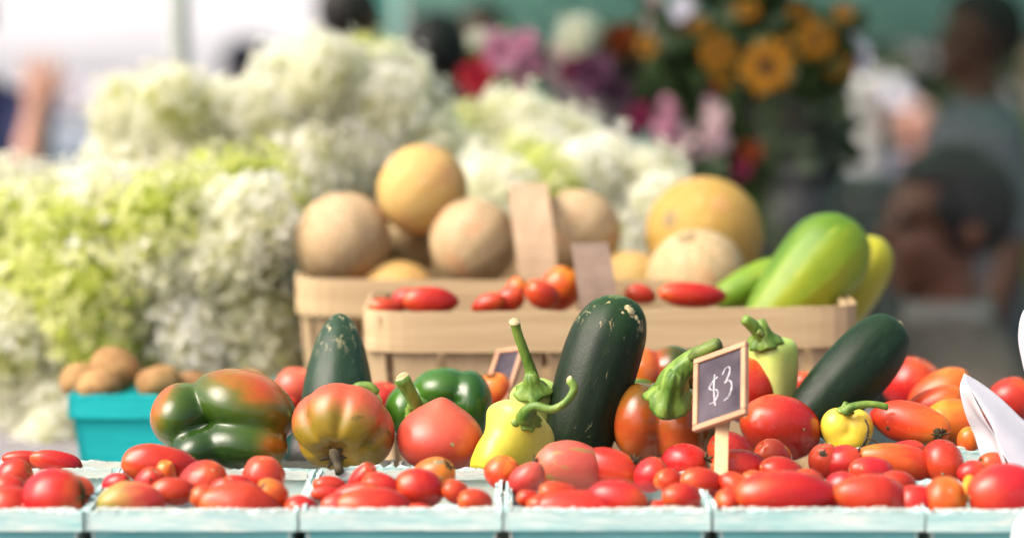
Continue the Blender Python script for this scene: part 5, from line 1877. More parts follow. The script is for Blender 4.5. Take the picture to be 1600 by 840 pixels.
# ------------------------------------------------------------------ people
def remesh(vf, vox, smooth=4):
    v, f = vf
    me = mesh('tmp', v, f, None)
    o = bpy.data.objects.new('tmp', me)
    COL.objects.link(o)
    m = o.modifiers.new('r', 'REMESH'); m.mode = 'VOXEL'; m.voxel_size = vox
    s = o.modifiers.new('s', 'SMOOTH'); s.iterations = smooth; s.factor = 0.5
    dg = bpy.context.evaluated_depsgraph_get()
    ev = o.evaluated_get(dg)
    q = ev.to_mesh()
    n = len(q.vertices)
    co = np.empty(n * 3); q.vertices.foreach_get('co', co)
    fs = [tuple(p.vertices) for p in q.polygons]
    ev.to_mesh_clear()
    bpy.data.objects.remove(o)
    bpy.data.meshes.remove(me)
    return co.reshape(-1, 3), fs


def rings(rows, n=20):
    """stack of ellipses (z, half width, half depth, y offset), closed"""
    v, f = [], []
    for z, a, b, y in rows:
        for k in range(n):
            t = 2 * math.pi * k / n
            v.append((a * math.cos(t), y + b * math.sin(t), z))
    for i in range(len(rows) - 1):
        for k in range(n):
            k2 = (k + 1) % n
            f.append((i * n + k, i * n + k2, (i + 1) * n + k2, (i + 1) * n + k))
    f.append(tuple(range(n))[::-1])
    f.append(tuple((len(rows) - 1) * n + k for k in range(n)))
    return np.array(v), f


SKIN = {}


def skin_mat(c):
    k = tuple(c)
    if k not in SKIN:
        SKIN[k] = plain_mat('skin', tuple(x * 0.9 for x in c), tuple(min(1, x * 1.1) for x in c), 20, 0.5, 0.35, bmp=0.05)
    return SKIN[k]


def person(label, head_px, head_py, d, yaw, skin, shirt, trousers, hair, sit=False, arms=None, cap=None, vox=0.009, collar=None, grey=None, bald=False):
    """the face looks along local -Y; yaw turns it; the head centre lands on the given pixel"""
    hp = P(head_px, head_py, d)
    sit_dz = -0.50 if sit else 0.0
    hz = 1.62 + sit_dz
    g0 = gz(d)
    sc = (hp[2] - g0) / hz
    Z = sit_dz
    ps = empty('person', (hp[0], hp[1], g0), label, 'person', 'people at the market')
    Mp = Matrix.Translation((hp[0], hp[1], g0)) @ Matrix.Rotation(yaw, 4, 'Z') @ Matrix.Scale(sc, 4)
    ps.matrix_basis = Mp
    MW[ps.name] = Mp
    sm = skin_mat(skin)
    bits = [rings([(0.84 + Z, 0.13, 0.10, 0.01), (0.93 + Z, 0.165, 0.115, 0.01), (1.05 + Z, 0.145, 0.105, 0), (1.18 + Z, 0.155, 0.11, 0), (1.32 + Z, 0.175, 0.115, 0), (1.41 + Z, 0.165, 0.095, 0.005), (1.465 + Z, 0.085, 0.07, 0.01), (1.49 + Z, 0.055, 0.055, 0.01)]),
            tube([(0, 0.012, 1.44 + Z), (0, 0.005, 1.51 + Z), (0, -0.005, 1.57 + Z)], [0.058, 0.052, 0.052], 14, 8)]
    # head with brow, nose, jaw, ears
    E = [((0, 0.012, 0.030), (0.075, 0.093, 0.088)), ((0, -0.022, -0.045), (0.056, 0.066, 0.066)), ((0, -0.060, -0.088), (0.026, 0.026, 0.022)), ((0, -0.082, -0.012), (0.016, 0.030, 0.026)),
         ((-0.034, -0.062, 0.024), (0.026, 0.024, 0.014)), ((0.034, -0.062, 0.024), (0.026, 0.024, 0.014)), ((-0.03, -0.05, -0.03), (0.03, 0.035, 0.03)), ((0.03, -0.05, -0.03), (0.03, 0.035, 0.03)),
         ((0, -0.068, -0.057), (0.024, 0.022, 0.012))]
    v, f, _ = star(E, 12, 56, 40)
    bits.append((v + np.array((0, 0, hz)), f))
    for sx in (-1, 1):
        v, f, _ = star([((0, 0, 0), (0.011, 0.022, 0.032))], nu=14, nv=10)
        bits.append((v + np.array((sx * 0.078, 0.015, hz + 0.0)), f))
    leg_bits, shoe = [], []
    for sx in (-1, 1):
        if sit:
            hip, kn, an = (sx * 0.09, 0.0, 0.43 + 0.02), (sx * 0.13, -0.42, 0.47), (sx * 0.13, -0.40, 0.09)
        else:
            hip, kn, an = (sx * 0.088, 0.005, 0.90), (sx * 0.10, -0.015, 0.49), (sx * 0.105, 0.02, 0.09)
        lp = [hip, tuple((a + b) / 2 for a, b in zip(hip, kn)), kn, tuple((a * 0.6 + b * 0.4) for a, b in zip(kn, an)), an]
        bits.append(tube(lp, [0.082, 0.074, 0.052, 0.054, 0.036], 14, 20))
        leg_bits.append(tube(lp, [0.100, 0.088, 0.068, 0.066, 0.056], 14, 20))
        fo = tube([(an[0], an[1] + 0.03, 0.05), (an[0], an[1] - 0.06, 0.045), (an[0], an[1] - 0.16, 0.032)], [0.04, 0.042, 0.034], 12, 10)
        bits.append(fo)
        shoe.append(tube([(an[0], an[1] + 0.045, 0.052), (an[0], an[1] - 0.06, 0.05), (an[0], an[1] - 0.185, 0.042)], [0.05, 0.05, 0.040], 12, 12))
    sleeves = []
    arms = arms or {}
    for sx in (-1, 1):
        sh = (sx * 0.175, 0.005, 1.395 + Z)
        if sit:
            dflt = [(sx * 0.25, -0.06, 1.12 + Z), (sx * 0.14, -0.28, 1.02 + Z)]
        else:
            dflt = [(sx * 0.245, 0.02, 1.12), (sx * 0.235, -0.06, 0.87)]
        el, wr = arms.get(sx, dflt)
        ap = [sh, tuple((a + b) / 2 for a, b in zip(sh, el)), el, tuple((a * 0.6 + b * 0.4) for a, b in zip(el, wr)), wr]
        bits.append(tube(ap, [0.050, 0.046, 0.038, 0.037, 0.026], 12, 20))
        sleeves.append(tube([sh, tuple((a * 0.4 + b * 0.6) for a, b in zip(sh, el)), tuple((a * 0.1 + b * 0.9) for a, b in zip(sh, el))], [0.068, 0.062, 0.058], 14, 10))
        # hand: palm and five fingers of different lengths
        e, w_ = np.array(el), np.array(wr)
        fd = (w_ - e) / np.linalg.norm(w_ - e)
        side = np.cross(fd, (0, 1, 0)) if abs(fd[1]) < 0.9 else np.cross(fd, (0, 0, 1))
        side /= np.linalg.norm(side)
        side *= -sx if side[0] * sx > 0 else sx * np.sign(side[0] * sx) * 1.0
        nrm = np.cross(fd, side)
        for off in (-0.022, 0, 0.022):
            bits.append(tube([w_, w_ + fd * 0.05 + side * off * 0.9, w_ + fd * 0.095 + side * off], [0.022, 0.020, 0.015], 10, 8))
        for off, L in ((-0.034, 0.058), (-0.012, 0.074), (0.012, 0.078), (0.034, 0.070)):
            b0 = w_ + fd * 0.09 + side * off
            bits.append(tube([b0, b0 + fd * L * 0.5 + side * off * 0.2, b0 + fd * L * 0.85 + nrm * L * 0.35 + side * off * 0.3], [0.0095, 0.009, 0.0075], 8, 8))
        b0 = w_ + fd * 0.03 + side * 0.022
        bits.append(tube([b0, b0 + fd * 0.035 + side * 0.032, b0 + fd * 0.07 + side * 0.042], [0.014, 0.011, 0.009], 8, 8))
    v, f = remesh(join(*bits), vox * 0.75)
    body = part('body', v, f, sm, ps, local=True)
    shm = shirt if not isinstance(shirt, tuple) else plain_mat('shirt_cloth', tuple(x * 0.8 for x in shirt), tuple(min(1, x * 1.2) for x in shirt), 25, 0.9, 0.1)
    tors = rings([(0.86 + Z, 0.172, 0.13, 0.01), (0.95 + Z, 0.180, 0.135, 0.01), (1.06 + Z, 0.168, 0.13, 0), (1.18 + Z, 0.175, 0.132, 0), (1.32 + Z, 0.192, 0.135, 0), (1.41 + Z, 0.185, 0.115, 0.005), (1.455 + Z, 0.11, 0.085, 0.01), (1.475 + Z, 0.072, 0.068, 0.01)])
    v, f = remesh(join(tors, *sleeves), vox)
    part('shirt', v, f, shm, ps, local=True)
    if collar:
        v, f = lathe([(0.062, 1.455 + Z), (0.072, 1.475 + Z), (0.070, 1.505 + Z), (0.063, 1.50 + Z)], 24)
        part('collar', v + np.array((0, 0.01, 0)), f, collar, ps, local=True)
    trm = plain_mat('trouser_cloth', tuple(x * 0.85 for x in trousers), tuple(x * 1.15 for x in trousers), 25, 0.9, 0.1)
    hipr = rings([(0.83 + Z, 0.15, 0.12, 0.01), (0.92 + Z, 0.175, 0.128, 0.01), (0.955 + Z, 0.170, 0.122, 0.01)])
    v, f = remesh(join(hipr, *leg_bits), vox)
    part('trousers', v, f, trm, ps, local=True)
    for s_v, s_f in shoe:
        part('shoe', s_v, s_f, M['bucket'], ps, local=True)
    for sx in (-1, 1):
        v, f, _ = star([((0, 0, 0), (0.013, 0.009, 0.009))], nu=12, nv=8)
        e_ = part('eye', v + np.array((sx * 0.033, -0.083, hz + 0.008)), f, M['eye'], ps, local=True)
    v, f = tube([(-0.024, -0.079, hz - 0.057), (0, -0.089, hz - 0.055), (0.024, -0.079, hz - 0.057)], [0.003, 0.0065, 0.003], 8, 9)
    part('lips', v, f, skin_mat(tuple(x * (0.75 if i else 0.9) for i, x in enumerate(skin))), ps, local=True)
    # hair: a shell over the skull that leaves the face free
    D, f = sph(48, 32)
    a = np.array((0.089, 0.106, 0.099))
    t = 1 / np.linalg.norm(D / a, axis=1)
    v = D * t[:, None]
    face = (D[:, 1] < -0.34) & (D[:, 2] < 0.42)
    low = (D[:, 2] < -0.72)
    v[face | low] *= 0.80
    v *= (1 + 0.02 * wob(D, nseed(), 8))[:, None]
    if not bald:
        hm = plain_mat('hair', tuple(x * 0.7 for x in hair), tuple(min(1, x * 1.4) for x in hair), 60, 0.6, 0.3, (1, 1, 0.2))
        part('hair', v + np.array((0, 0.014, hz + 0.030)), f, hm, ps, local=True)
        if grey is not None:
            gm = plain_mat('grey_hair', tuple(x * 0.7 for x in grey), tuple(x * 1.2 for x in grey), 60, 0.7, 0.3)
            for sx in (-1, 1):
                gv_, gf_, _ = star([((0, 0, 0), (0.012, 0.030, 0.036))], nu=16, nv=12, rough=0.1)
                part('grey_temple', gv_ + np.array((sx * 0.080, -0.022, hz + 0.035)), gf_, gm, ps, local=True)
    if cap is not None:
        cm = plain_mat('cap_cloth', tuple(x * 0.8 for x in cap), tuple(min(1, x * 1.15) for x in cap), 30, 0.85, 0.15)
        v, f = lathe([(0.094, 0.0), (0.096, 0.03), (0.086, 0.065), (0.058, 0.092), (0.02, 0.104), (0.0001, 0.105)], 32, squash=1.16)
        c_ = part('cap', v + np.array((0, 0.014, hz + 0.040)), f, cm, ps, local=True)
        solidify(c_, 0.003)
        n = 14
        v, f = [], []
        for i in range(n):
            an_ = math.pi * (1.12 + 0.76 * i / (n - 1))
            for rr, zz in ((0.092, 0.008), (0.125, 0.0), (0.155, -0.012)):
                v.append((rr * math.cos(an_) * 0.95, 0.014 + rr * math.sin(an_) * 1.12, hz + 0.040 + zz))
        for i in range(n - 1):
            for j in range(2):
                f.append((3 * i + j, 3 * i + j + 1, 3 * i + j + 4, 3 * i + j + 3))
        solidify(part('cap_brim', v, f, cm, ps, local=True), 0.004)
    return ps


M['eye'] = plain_mat('eye', (0.02, 0.015, 0.012), (0.05, 0.04, 0.03), 300, 0.15, 0.5, bmp=0)
DARK = (0.012, 0.010, 0.009)
BROWN = (0.16, 0.065, 0.035)
M['check_shirt'] = plain_mat('grey_patterned_shirt', (0.065, 0.067, 0.08), (0.21, 0.21, 0.23), 70, 0.9, 0.1)
M['dark_shirt'] = plain_mat('dark_grey_shirt', (0.105, 0.088, 0.074), (0.15, 0.128, 0.108), 20, 0.9, 0.1)
M['collar'] = plain_mat('pale_grey_collar', (0.22, 0.21, 0.18), (0.30, 0.29, 0.26), 20, 0.9, 0.1)
person('seated man with grey temples and a dark shirt facing left, right of the squash', 1475, 352, 3.90, math.radians(-78), (0.175, 0.074, 0.046), M['dark_shirt'], (0.03, 0.03, 0.035), (0.030, 0.027, 0.025),
       sit=True, collar=M['collar'], grey=(0.03, 0.028, 0.026), vox=0.007)
person('man in a grey patterned shirt looking down to the left, top right corner', 1528, 60, 5.3, math.radians(-84), (0.10, 0.042, 0.026), M['check_shirt'], (0.03, 0.03, 0.04), DARK, vox=0.008)
person('dark-haired shopper whose head rises above the cream hydrangeas', 553, 34, 6.2, math.radians(140), (0.20, 0.09, 0.05), (0.05, 0.06, 0.09), (0.03, 0.03, 0.04), DARK)
person('shopper with thick black hair seen from behind under the teal canopy', 685, 95, 5.3, math.radians(165), BROWN, (0.012, 0.012, 0.014), (0.02, 0.02, 0.03), (0.006, 0.006, 0.006))
person('farther dark-haired shopper behind the pink and red bouquet', 752, 58, 9.0, math.radians(-20), (0.11, 0.05, 0.03), (0.03, 0.02, 0.02), (0.03, 0.03, 0.04), DARK)
person('person in a dark navy cap behind the left hydrangeas', 392, 118, 9.0, math.radians(150), BROWN, (0.02, 0.025, 0.05), (0.03, 0.03, 0.04), DARK, cap=(0.008, 0.009, 0.02))
person('person in navy raising a bare forearm at the left frame edge', -62, 30, 6.0, math.radians(10), (0.42, 0.22, 0.15), (0.02, 0.025, 0.06), (0.03, 0.03, 0.05), DARK, vox=0.007,
       arms={1: [(0.165, -0.24, 1.21), (0.195, -0.20, 1.385)], -1: [(-0.245, 0.02, 1.12), (-0.235, -0.06, 0.87)]})
person('rosy-faced person standing in the sun far back beside the white post', 1435, 200, 13.4, math.radians(-20), (0.46, 0.20, 0.15), (0.12, 0.12, 0.16), (0.03, 0.03, 0.05), (0.5, 0.33, 0.26))
person('person in a lavender white cap far back between the white post and the rosy face', 1392, 168, 14.6, math.radians(60), (0.30, 0.18, 0.14), (0.03, 0.06, 0.05), (0.05, 0.05, 0.07), (0.1, 0.08, 0.06), cap=(0.78, 0.78, 0.86))
person('person in a white sun cap and pink top far back left of the white post', 1308, 268, 13.0, math.radians(-10), (0.45, 0.20, 0.17), (0.30, 0.07, 0.09), (0.05, 0.05, 0.07), (0.25, 0.2, 0.18), cap=(0.62, 0.60, 0.70))
person('person in a lime green shirt cut off by the right frame edge', 1636, 105, 6.6, math.radians(-30), (0.45, 0.28, 0.19), (0.20, 0.22, 0.03), (0.04, 0.04, 0.05), (0.05, 0.03, 0.02))

# stool for the seated man
hp = P(1475, 352, 3.9)
st = empty('stool', (hp[0] + 0.0, hp[1], 0), 'dark wooden stool under the seated man', 'stool')
v, f = lathe([(0.0001, 0.345), (0.155, 0.345), (0.165, 0.355), (0.155, 0.368), (0.0001, 0.368)], 32)
part('seat', v, f, M['table_wood'], st, local=True)
for k in range(4):
    a = math.pi / 4 + k * math.pi / 2
    v, f = tube([(0.10 * math.cos(a), 0.10 * math.sin(a), 0.345), (0.15 * math.cos(a), 0.15 * math.sin(a), 0.0)], [0.014, 0.012], 8, 4)
    part('leg', v, f, M['table_wood'], st, local=True)

# ------------------------------------------------------------------ counter with bottle at right
M['dark_cloth'] = plain_mat('charcoal_drape', (0.055, 0.06, 0.058), (0.09, 0.095, 0.09), 12, 0.9, 0.1)
dc = 5.2
ctop = P(0, 291, dc)[2]
x0, x1 = P(1195, 0, dc)[0], P(1480, 0, dc)[0]
ct = empty('draped_counter', ((x0 + x1) / 2, dc + 0.25, 0), 'charcoal draped counter behind the squash, in the shade of the teal canopy', 'counter')
rect_part('top', ((x0 + x1) / 2, dc + 0.25, ctop - 0.012), ((x1 - x0) / 2, 0.27, 0.012), M['dark_cloth'], ct, 0.004)
v, f = [], []
n = 80
for i in range(n):
    t = i / (n - 1)
    x = x0 + (x1 - x0) * t
    for z, k in ((ctop - 0.026, 0.2), (ctop * 0.6, 0.7), (0.01, 1.0)):
        v.append((x, dc - 0.012 - 0.022 * k * (1 + math.sin(t * 60 + 1.5 * math.sin(t * 11))), z))
for i in range(n - 1):
    for j in range(2):
        a = 3 * i + j
        f.append((a, a + 1, a + 4, a + 3))
solidify(part('front_drape', v, f, M['dark_cloth'], ct), 0.002)
for sx, yy in ((x0 + 0.03, dc + 0.03), (x1 - 0.03, dc + 0.03), (x0 + 0.03, dc + 0.47), (x1 - 0.03, dc + 0.47)):
    rect_part('leg', (sx, yy, (ctop - 0.026) / 2), (0.02, 0.02, (ctop - 0.026) / 2), M['steel'], ct)
M['white_plastic'] = plain_mat('white_plastic', (0.50, 0.51, 0.49), (0.56, 0.57, 0.54), 10, 0.4, 0.4)
M['lav_plastic'] = plain_mat('lavender_white_paper', (0.68, 0.66, 0.80), (0.76, 0.74, 0.86), 10, 0.6, 0.3)
pp = P(1360, 110, 13.6)
wp = empty('white_post', (pp[0], pp[1], gz(13.6)), 'tall white painted post standing in the sun behind the dark counter', 'post')
hp_ = pp[2] - gz(13.6)
v, f = lathe([(0.0001, 0), (0.14, 0.0), (0.14, 0.05), (0.088, 0.06), (0.086, hp_ - 0.10), (0.098, hp_ - 0.09), (0.098, hp_ - 0.05)], 28)
part('shaft', v, f, M['white_plastic'], wp, local=True)
v, f = lathe([(0.098, hp_ - 0.05), (0.09, hp_ - 0.02), (0.05, hp_ - 0.003), (0.0001, hp_)], 28)
part('rounded_cap', v, f, M['white_plastic'], wp, local=True)

# ------------------------------------------------------------------ canopies
M['teal_fabric'] = plain_mat('teal_canopy_fabric', (0.52, 0.74, 0.67), (0.56, 0.78, 0.71), 3, 0.8, 0.15, trans=0.6)
M['teal_dark'] = plain_mat('dark_teal_curtain', (0.06, 0.20, 0.18), (0.075, 0.24, 0.21), 3, 0.85, 0.1)
M['valance_shade'] = plain_mat('shaded_white_valance', (0.42, 0.40, 0.46), (0.46, 0.44, 0.50), 2, 0.8, 0.15)  # white tent cloth, its shaded lavender tone painted into the colour
M['white_fabric'] = plain_mat('white_tent_fabric', (0.66, 0.67, 0.70), (0.70, 0.71, 0.74), 2, 0.7, 0.2, trans=0.5)


def ripple(p0, p1, z0, z1, n, amp, fr, mat, parent, name, seed=0, scallop=0.0):
    p0, p1 = np.array(p0), np.array(p1)
    nrm = np.array((-(p1 - p0)[1], (p1 - p0)[0])); nrm = nrm / np.linalg.norm(nrm)
    v, f = [], []
    for i in range(n):
        t = i / (n - 1)
        for j, q in enumerate((0, 0.5, 1)):
            c = p0 * (1 - t) + p1 * t + nrm * amp * q * math.sin(fr * t + seed + math.sin(3 * t * fr / 7))
            zz = z1 + (z0 - z1) * q - (scallop * abs(math.sin(fr * t * 0.5)) if q == 1 else 0)
            v.append((c[0], c[1], zz))
    for i in range(n - 1):
        for j in range(2):
            a = 3 * i + j
            f.append((a, a + 1, a + 4, a + 3))
    o = part(name, v, f, mat, parent)
    solidify(o, 0.003)
    return o


cx0, cx1, cy0, cy1, cz = -0.565, 5.4, 3.10, 12.0, 2.28
cn = empty('market_canopy', (cx0, cy0, 0), 'large teal market canopy shading the shoppers behind the flowers', 'canopy')
zv = P(0, 62, cy1)[2]
v, f = [], []
nn = 13
for j in range(nn):
    for i in range(nn):
        u, w2 = i / (nn - 1), j / (nn - 1)
        v.append((cx0 + (cx1 - cx0) * u, cy0 + (cy1 - cy0) * w2, cz + 0.9 * min(u, 1 - u, w2, 1 - w2) * 2 - 0.03 * math.sin(math.pi * u * 4) ** 2))
for j in range(nn - 1):
    for i in range(nn - 1):
        a = j * nn + i
        f.append((a, a + 1, a + nn + 1, a + nn))
solidify(part('roof_fabric', v, f, M['teal_fabric'], cn), 0.003)
ripple((cx0, cy1), (cx1, cy1), zv, cz, 120, 0.02, 40, M['teal_fabric'], cn, 'valance', 0, 0.03)
ripple((cx0, cy0), (cx0, cy1), 2.0, cz, 120, 0.02, 50, M['teal_fabric'], cn, 'valance', 1, 0.03)
ripple((cx1, cy0), (cx1, cy1), 2.0, cz, 120, 0.02, 50, M['teal_fabric'], cn, 'valance', 2, 0.03)
for xx, yy in ((cx0 + 0.02, cy1 - 0.02), (cx1 - 0.02, cy0 + 0.87), (cx1 - 0.02, cy1 - 0.02), (cx0 + 0.02, cy0 + 0.87)):
    v, f = tube([(xx, yy, gz(yy)), (xx, yy, cz)], [0.018, 0.018], 12, 3)
    part('pole', v, f, M['pole'], cn)
bc = empty('back_curtain', (0.6, cy1 + 0.4, gz(12.4)), 'dark teal curtain hanging behind the teal canopy', 'curtain')
ripple((-0.75, cy1 + 0.4), (1.45, cy1 + 0.4), gz(cy1) + 0.02, zv + 0.35, 120, 0.05, 60, M['teal_dark'], bc, 'curtain_cloth')
v, f = tube([(-0.8, cy1 + 0.4, zv + 0.36), (1.5, cy1 + 0.4, zv + 0.36)], [0.02, 0.02], 10, 3)
part('rail', v, f, M['pole'], bc)
for xx in (-0.8, 1.5):
    v, f = tube([(xx, cy1 + 0.4, gz(12.4)), (xx, cy1 + 0.4, zv + 0.38)], [0.02, 0.02], 10, 3)
    part('post', v, f, M['pole'], bc)
# white tent far left
wd = 22.0
zt0, zt1_ = P(0, 190, wd)[2], P(0, 132, wd)[2]
tx0, tx1 = -9.5, P(575, 0, wd)[0]
wt = empty('white_tent', ((tx0 + tx1) / 2, wd + 2.5, -0.8), 'big white market tent with a deep valance, far left', 'tent')
v, f = [], []
for j in range(9):
    for i in range(17):
        u, w2 = i / 16, j / 8
        v.append((tx0 + (tx1 - tx0) * u, wd + 5 * w2, zt1_ + 2.6 * (1 - abs(2 * w2 - 1)) - 0.05 * math.sin(math.pi * u * 3) ** 2 * (1 - abs(2 * w2 - 1))))
for j in range(8):
    for i in range(16):
        a = j * 17 + i
        f.append((a, a + 1, a + 18, a + 17))
solidify(part('roof_fabric', v, f, M['white_fabric'], wt), 0.004)
ripple((tx0, wd), (tx1, wd), zt0, zt1_, 100, 0.03, 40, M['valance_shade'], wt, 'valance')
ripple((tx1, wd), (tx1, wd + 5), zt0, zt1_, 60, 0.03, 30, M['valance_shade'], wt, 'valance')
for xx in (tx0 + 0.1, P(436, 0, wd)[0], tx1 - 0.1):
    for yy in (wd + 0.1, wd + 4.9):
        v, f = tube([(xx, yy, -0.8), (xx, yy, zt1_ + 0.02)], [0.05, 0.05], 10, 3)
        part('pole', v, f, M['pole'], wt)

# ------------------------------------------------------------------ parked car under the tent
M['car_paint'] = plain_mat('silver_blue_car_paint', (0.42, 0.47, 0.52), (0.46, 0.51, 0.56), 4, 0.25, 0.6, bmp=0)
M['glass'] = plain_mat('car_glass', (0.10, 0.13, 0.15), (0.14, 0.17, 0.19), 2, 0.05, 0.9, bmp=0)
M['tyre'] = plain_mat('tyre_rubber', (0.02, 0.02, 0.02), (0.03, 0.03, 0.03), 20, 0.85)
M['lamp'] = plain_mat('headlight_glass', (0.65, 0.68, 0.70), (0.75, 0.78, 0.80), 20, 0.1, 0.8)


def car(px0, px1, roof_py, d):
    xL, xR = P(px0, 0, d)[0], P(px1, 0, d)[0]
    cxx = (xL + xR) / 2
    hw = (xR - xL) / 2
    top = P(0, roof_py, d + 1.6)[2]
    g0 = -0.8
    c = empty('parked_car', (cxx, d, g0), 'silver-blue parked car facing the market, windscreen seen over the left hydrangeas', 'car')
    k = (top - g0) / 1.48

    def sec(y, zb, zt, w0, w1, n=28, e=4.0):
        out = []
        for i in range(n):
            t = 2 * math.pi * i / n
            cs, sn = math.cos(t), math.sin(t)
            x = math.copysign(abs(cs) ** (2 / e), cs)
            z = math.copysign(abs(sn) ** (2 / e), sn)
            zz = (zb + zt) / 2 + (zt - zb) / 2 * z
            wdt = w0 + (w1 - w0) * (zz - zb) / (zt - zb)
            out.append((cxx + x * wdt * hw, y, zz * k + g0))
        return out

    def loft(secs):
        n = len(secs[0])
        v = [p for s_ in secs for p in s_]
        f = []
        for i in range(len(secs) - 1):
            for j in range(n):
                j2 = (j + 1) % n
                f.append((i * n + j, i * n + j2, (i + 1) * n + j2, (i + 1) * n + j))
        f.append(tuple(range(n))[::-1])
        f.append(tuple((len(secs) - 1) * n + j for j in range(n)))
        return np.array(v), f
    v, f = loft([sec(d, .30, .62, .80, .78), sec(d + .12, .24, .74, .92, .88), sec(d + .7, .2, .88, 1, .92), sec(d + 1.2, .2, .98, 1, .94), sec(d + 2.5, .2, 1.0, 1, .94), sec(d + 3.8, .2, 1.0, 1, .92), sec(d + 4.2, .28, .92, .94, .86)])
    part('body', v, f, M['car_paint'], c)
    v, f = loft([sec(d + 1.72, 1.0, 1.40, .84, .68), sec(d + 1.95, .95, 1.46, .86, .70), sec(d + 2.6, .95, 1.48, .88, .72), sec(d + 3.3, .95, 1.44, .88, .70), sec(d + 3.7, .95, 1.25, .86, .72)])
    part('cabin_roof', v, f, M['car_paint'], c)

    def pane(pts, name):
        q = np.array(pts)
        n = np.cross(q[1] - q[0], q[3] - q[0]); n /= np.linalg.norm(n)
        m = 8
        v, f = [], []
        for j in range(m):
            for i in range(m):
                u, w2 = i / (m - 1), j / (m - 1)
                p = (q[0] * (1 - u) + q[1] * u) * (1 - w2) + (q[3] * (1 - u) + q[2] * u) * w2
                v.append(p + n * 0.05 * math.sin(math.pi * u))
        for j in range(m - 1):
            for i in range(m - 1):
                a = j * m + i
                f.append((a, a + 1, a + m + 1, a + m))
        o = part(name, v, f, M['glass'], c)
        solidify(o, 0.006)
    pane([(cxx - hw * .84, d + 1.02, 1.0 * k + g0), (cxx + hw * .84, d + 1.02, 1.0 * k + g0), (cxx + hw * .66, d + 1.70, 1.42 * k + g0), (cxx - hw * .66, d + 1.70, 1.42 * k + g0)], 'windscreen')
    for sx in (-1, 1):
        v, f = tube([(cxx + sx * hw * .90, d + 0.98, .99 * k + g0), (cxx + sx * hw * .80, d + 1.4, 1.24 * k + g0), (cxx + sx * hw * .70, d + 1.74, 1.44 * k + g0)], [0.035, 0.035, 0.035], 8, 8)
        part('windscreen_pillar', v, f, M['car_paint'], c)
        pane([(cxx + sx * hw * .90, d + 1.3, 1.0 * k + g0), (cxx + sx * hw * .90, d + 3.4, 1.0 * k + g0), (cxx + sx * hw * .74, d + 3.2, 1.40 * k + g0), (cxx + sx * hw * .74, d + 1.85, 1.40 * k + g0)], 'side_window')
        v, f, _ = star([((0, 0, 0), (0.16, 0.09, 0.07))], nu=20, nv=12)
        part('headlight', v + np.array((cxx + sx * hw * .66, d + .10, .64 * k + g0)), f, M['lamp'], c)
        for yy in (d + .75, d + 3.35):
            v, f = lathe([(0.12, -0.1), (0.30, -0.1), (0.325, -0.07), (0.325, 0.07), (0.30, 0.1), (0.12, 0.1)], 28)
            o = part('wheel', apply(TR((cxx + sx * hw * .90, yy, .325 + g0), basis((1, 0, 0))), v), f, M['tyre'], c)
            v, f = lathe([(0.0001, -0.11), (0.20, -0.11), (0.215, -0.1), (0.215, 0.1), (0.20, 0.11), (0.0001, 0.11)], 24)
            part('rim', apply(TR((cxx + sx * hw * .90, yy, .325 + g0), basis((1, 0, 0))), v), f, M['steel'], o)
    return c


car(-235, 190, 200, 16.0)

# ------------------------------------------------------------------ hedge and trees behind
M['tree_leaf'] = plain_mat('tree_leaf', (0.05, 0.09, 0.035), (0.08, 0.12, 0.05), 3, 0.6, 0.3, trans=0.25)
M['bark'] = plain_mat('bark', (0.08, 0.06, 0.045), (0.13, 0.10, 0.075), 8, 0.9)


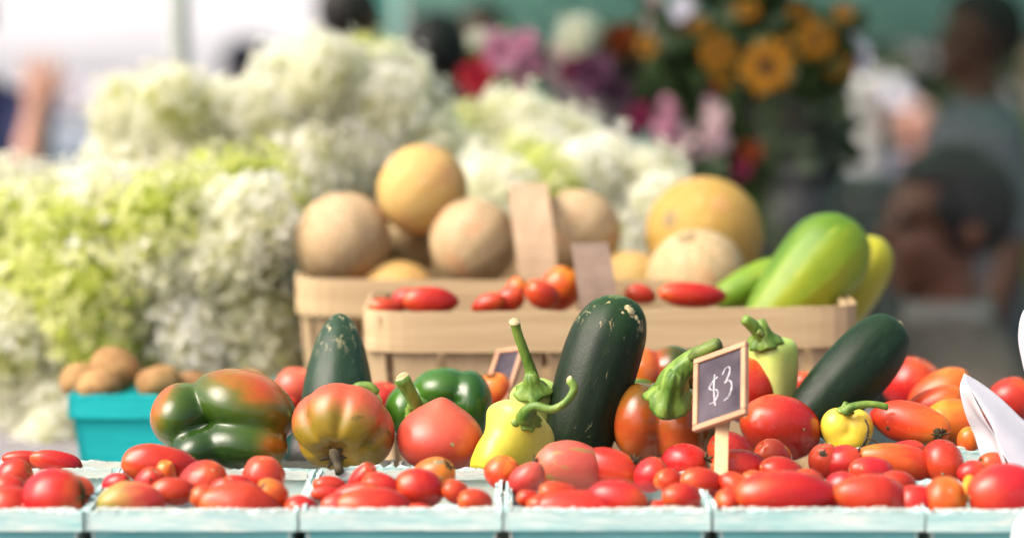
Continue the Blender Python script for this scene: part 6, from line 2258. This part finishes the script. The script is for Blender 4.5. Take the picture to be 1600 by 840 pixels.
def hedge(x0, x1, y, h, label, n=2600, seed=5):
    r = np.random.RandomState(seed)
    g0 = gz(y)
    b = empty('hedge', ((x0 + x1) / 2, y, g0), label, 'hedge')
    base, bf = leaf_mesh(0.22, 0.09)
    bits = []
    for i in range(n):
        p = np.array((r.uniform(x0, x1), y + r.uniform(-0.6, 0.6), h * r.uniform(0.02, 1.0) ** 0.7 + 0.2 * r.normal() * 0.5))
        p[2] = abs(p[2]) + g0
        R = np.array(basis(r.normal(size=3)))[:3, :3]
        bits.append((base * r.uniform(0.7, 1.3) @ R.T + p, bf))
    v, f = join(*bits)
    part('foliage', v, f, M['tree_leaf'], b)['kind'] = 'stuff'
    v, f = [], []
    for i in range(12):
        xx = x0 + (x1 - x0) * (i + 0.5) / 12
        part('trunk', *tube([(xx, y, g0), (xx + 0.1, y, g0 + h * 0.4), (xx, y + .05, g0 + h * 0.8)], [0.04, 0.03, 0.015], 6, 6), M['bark'], b)
    return b


hedge(-11, -1.0, 31, 2.3, 'dark green hedge showing under the white tent valance')


def tree(x, y, h, r0, label, seed, n=2600):
    r = np.random.RandomState(seed)
    t = empty('tree', (x, y, -0.8), label, 'tree', 'trees behind the canopy')
    trunk = [tube([(x, y, -0.8), (x + 0.1, y, h * 0.3), (x - 0.05, y, h * 0.62)], [0.18, 0.14, 0.09], 10, 10)]
    tips = []
    for k in range(7):
        a = k * 0.9 + r.uniform(-0.3, 0.3)
        e = (x + r0 * 0.7 * math.cos(a), y + r0 * 0.7 * math.sin(a), h * r.uniform(0.6, 0.92))
        trunk.append(tube([(x, y, h * r.uniform(0.3, 0.55)), (x + r0 * 0.35 * math.cos(a), y + r0 * 0.35 * math.sin(a), h * 0.62), e], [0.07, 0.05, 0.02], 7, 8))
        tips.append(e)
    part('trunk', *join(*trunk), M['bark'], t)
    base, bf = leaf_mesh(0.20, 0.075)
    bits = []
    for i in range(n):
        c = np.array(tips[r.randint(len(tips))]) if r.uniform() < 0.8 else np.array((x, y, h * 0.75))
        d = r.normal(size=3); d /= np.linalg.norm(d)
        p = c + d * r0 * 0.48 * r.uniform(0.3, 1) ** 0.5
        R = np.array(basis(d + r.normal(size=3) * 0.7))[:3, :3]
        bits.append((base * r.uniform(0.6, 1.3) @ R.T + p, bf))
    part('crown', *join(*bits), M['tree_leaf'], t)['kind'] = 'stuff'
    return t


tree(1.2, 23, 5.2, 2.3, 'broad green tree standing straight behind the back curtain', 3)
tree(7.4, 24, 5.6, 2.5, 'green tree beyond the canopy at the far right', 4)
hedge(0.2, 8.5, 17, 2.9, 'leafy green hedge behind the far shoppers at right', 2600, 9)
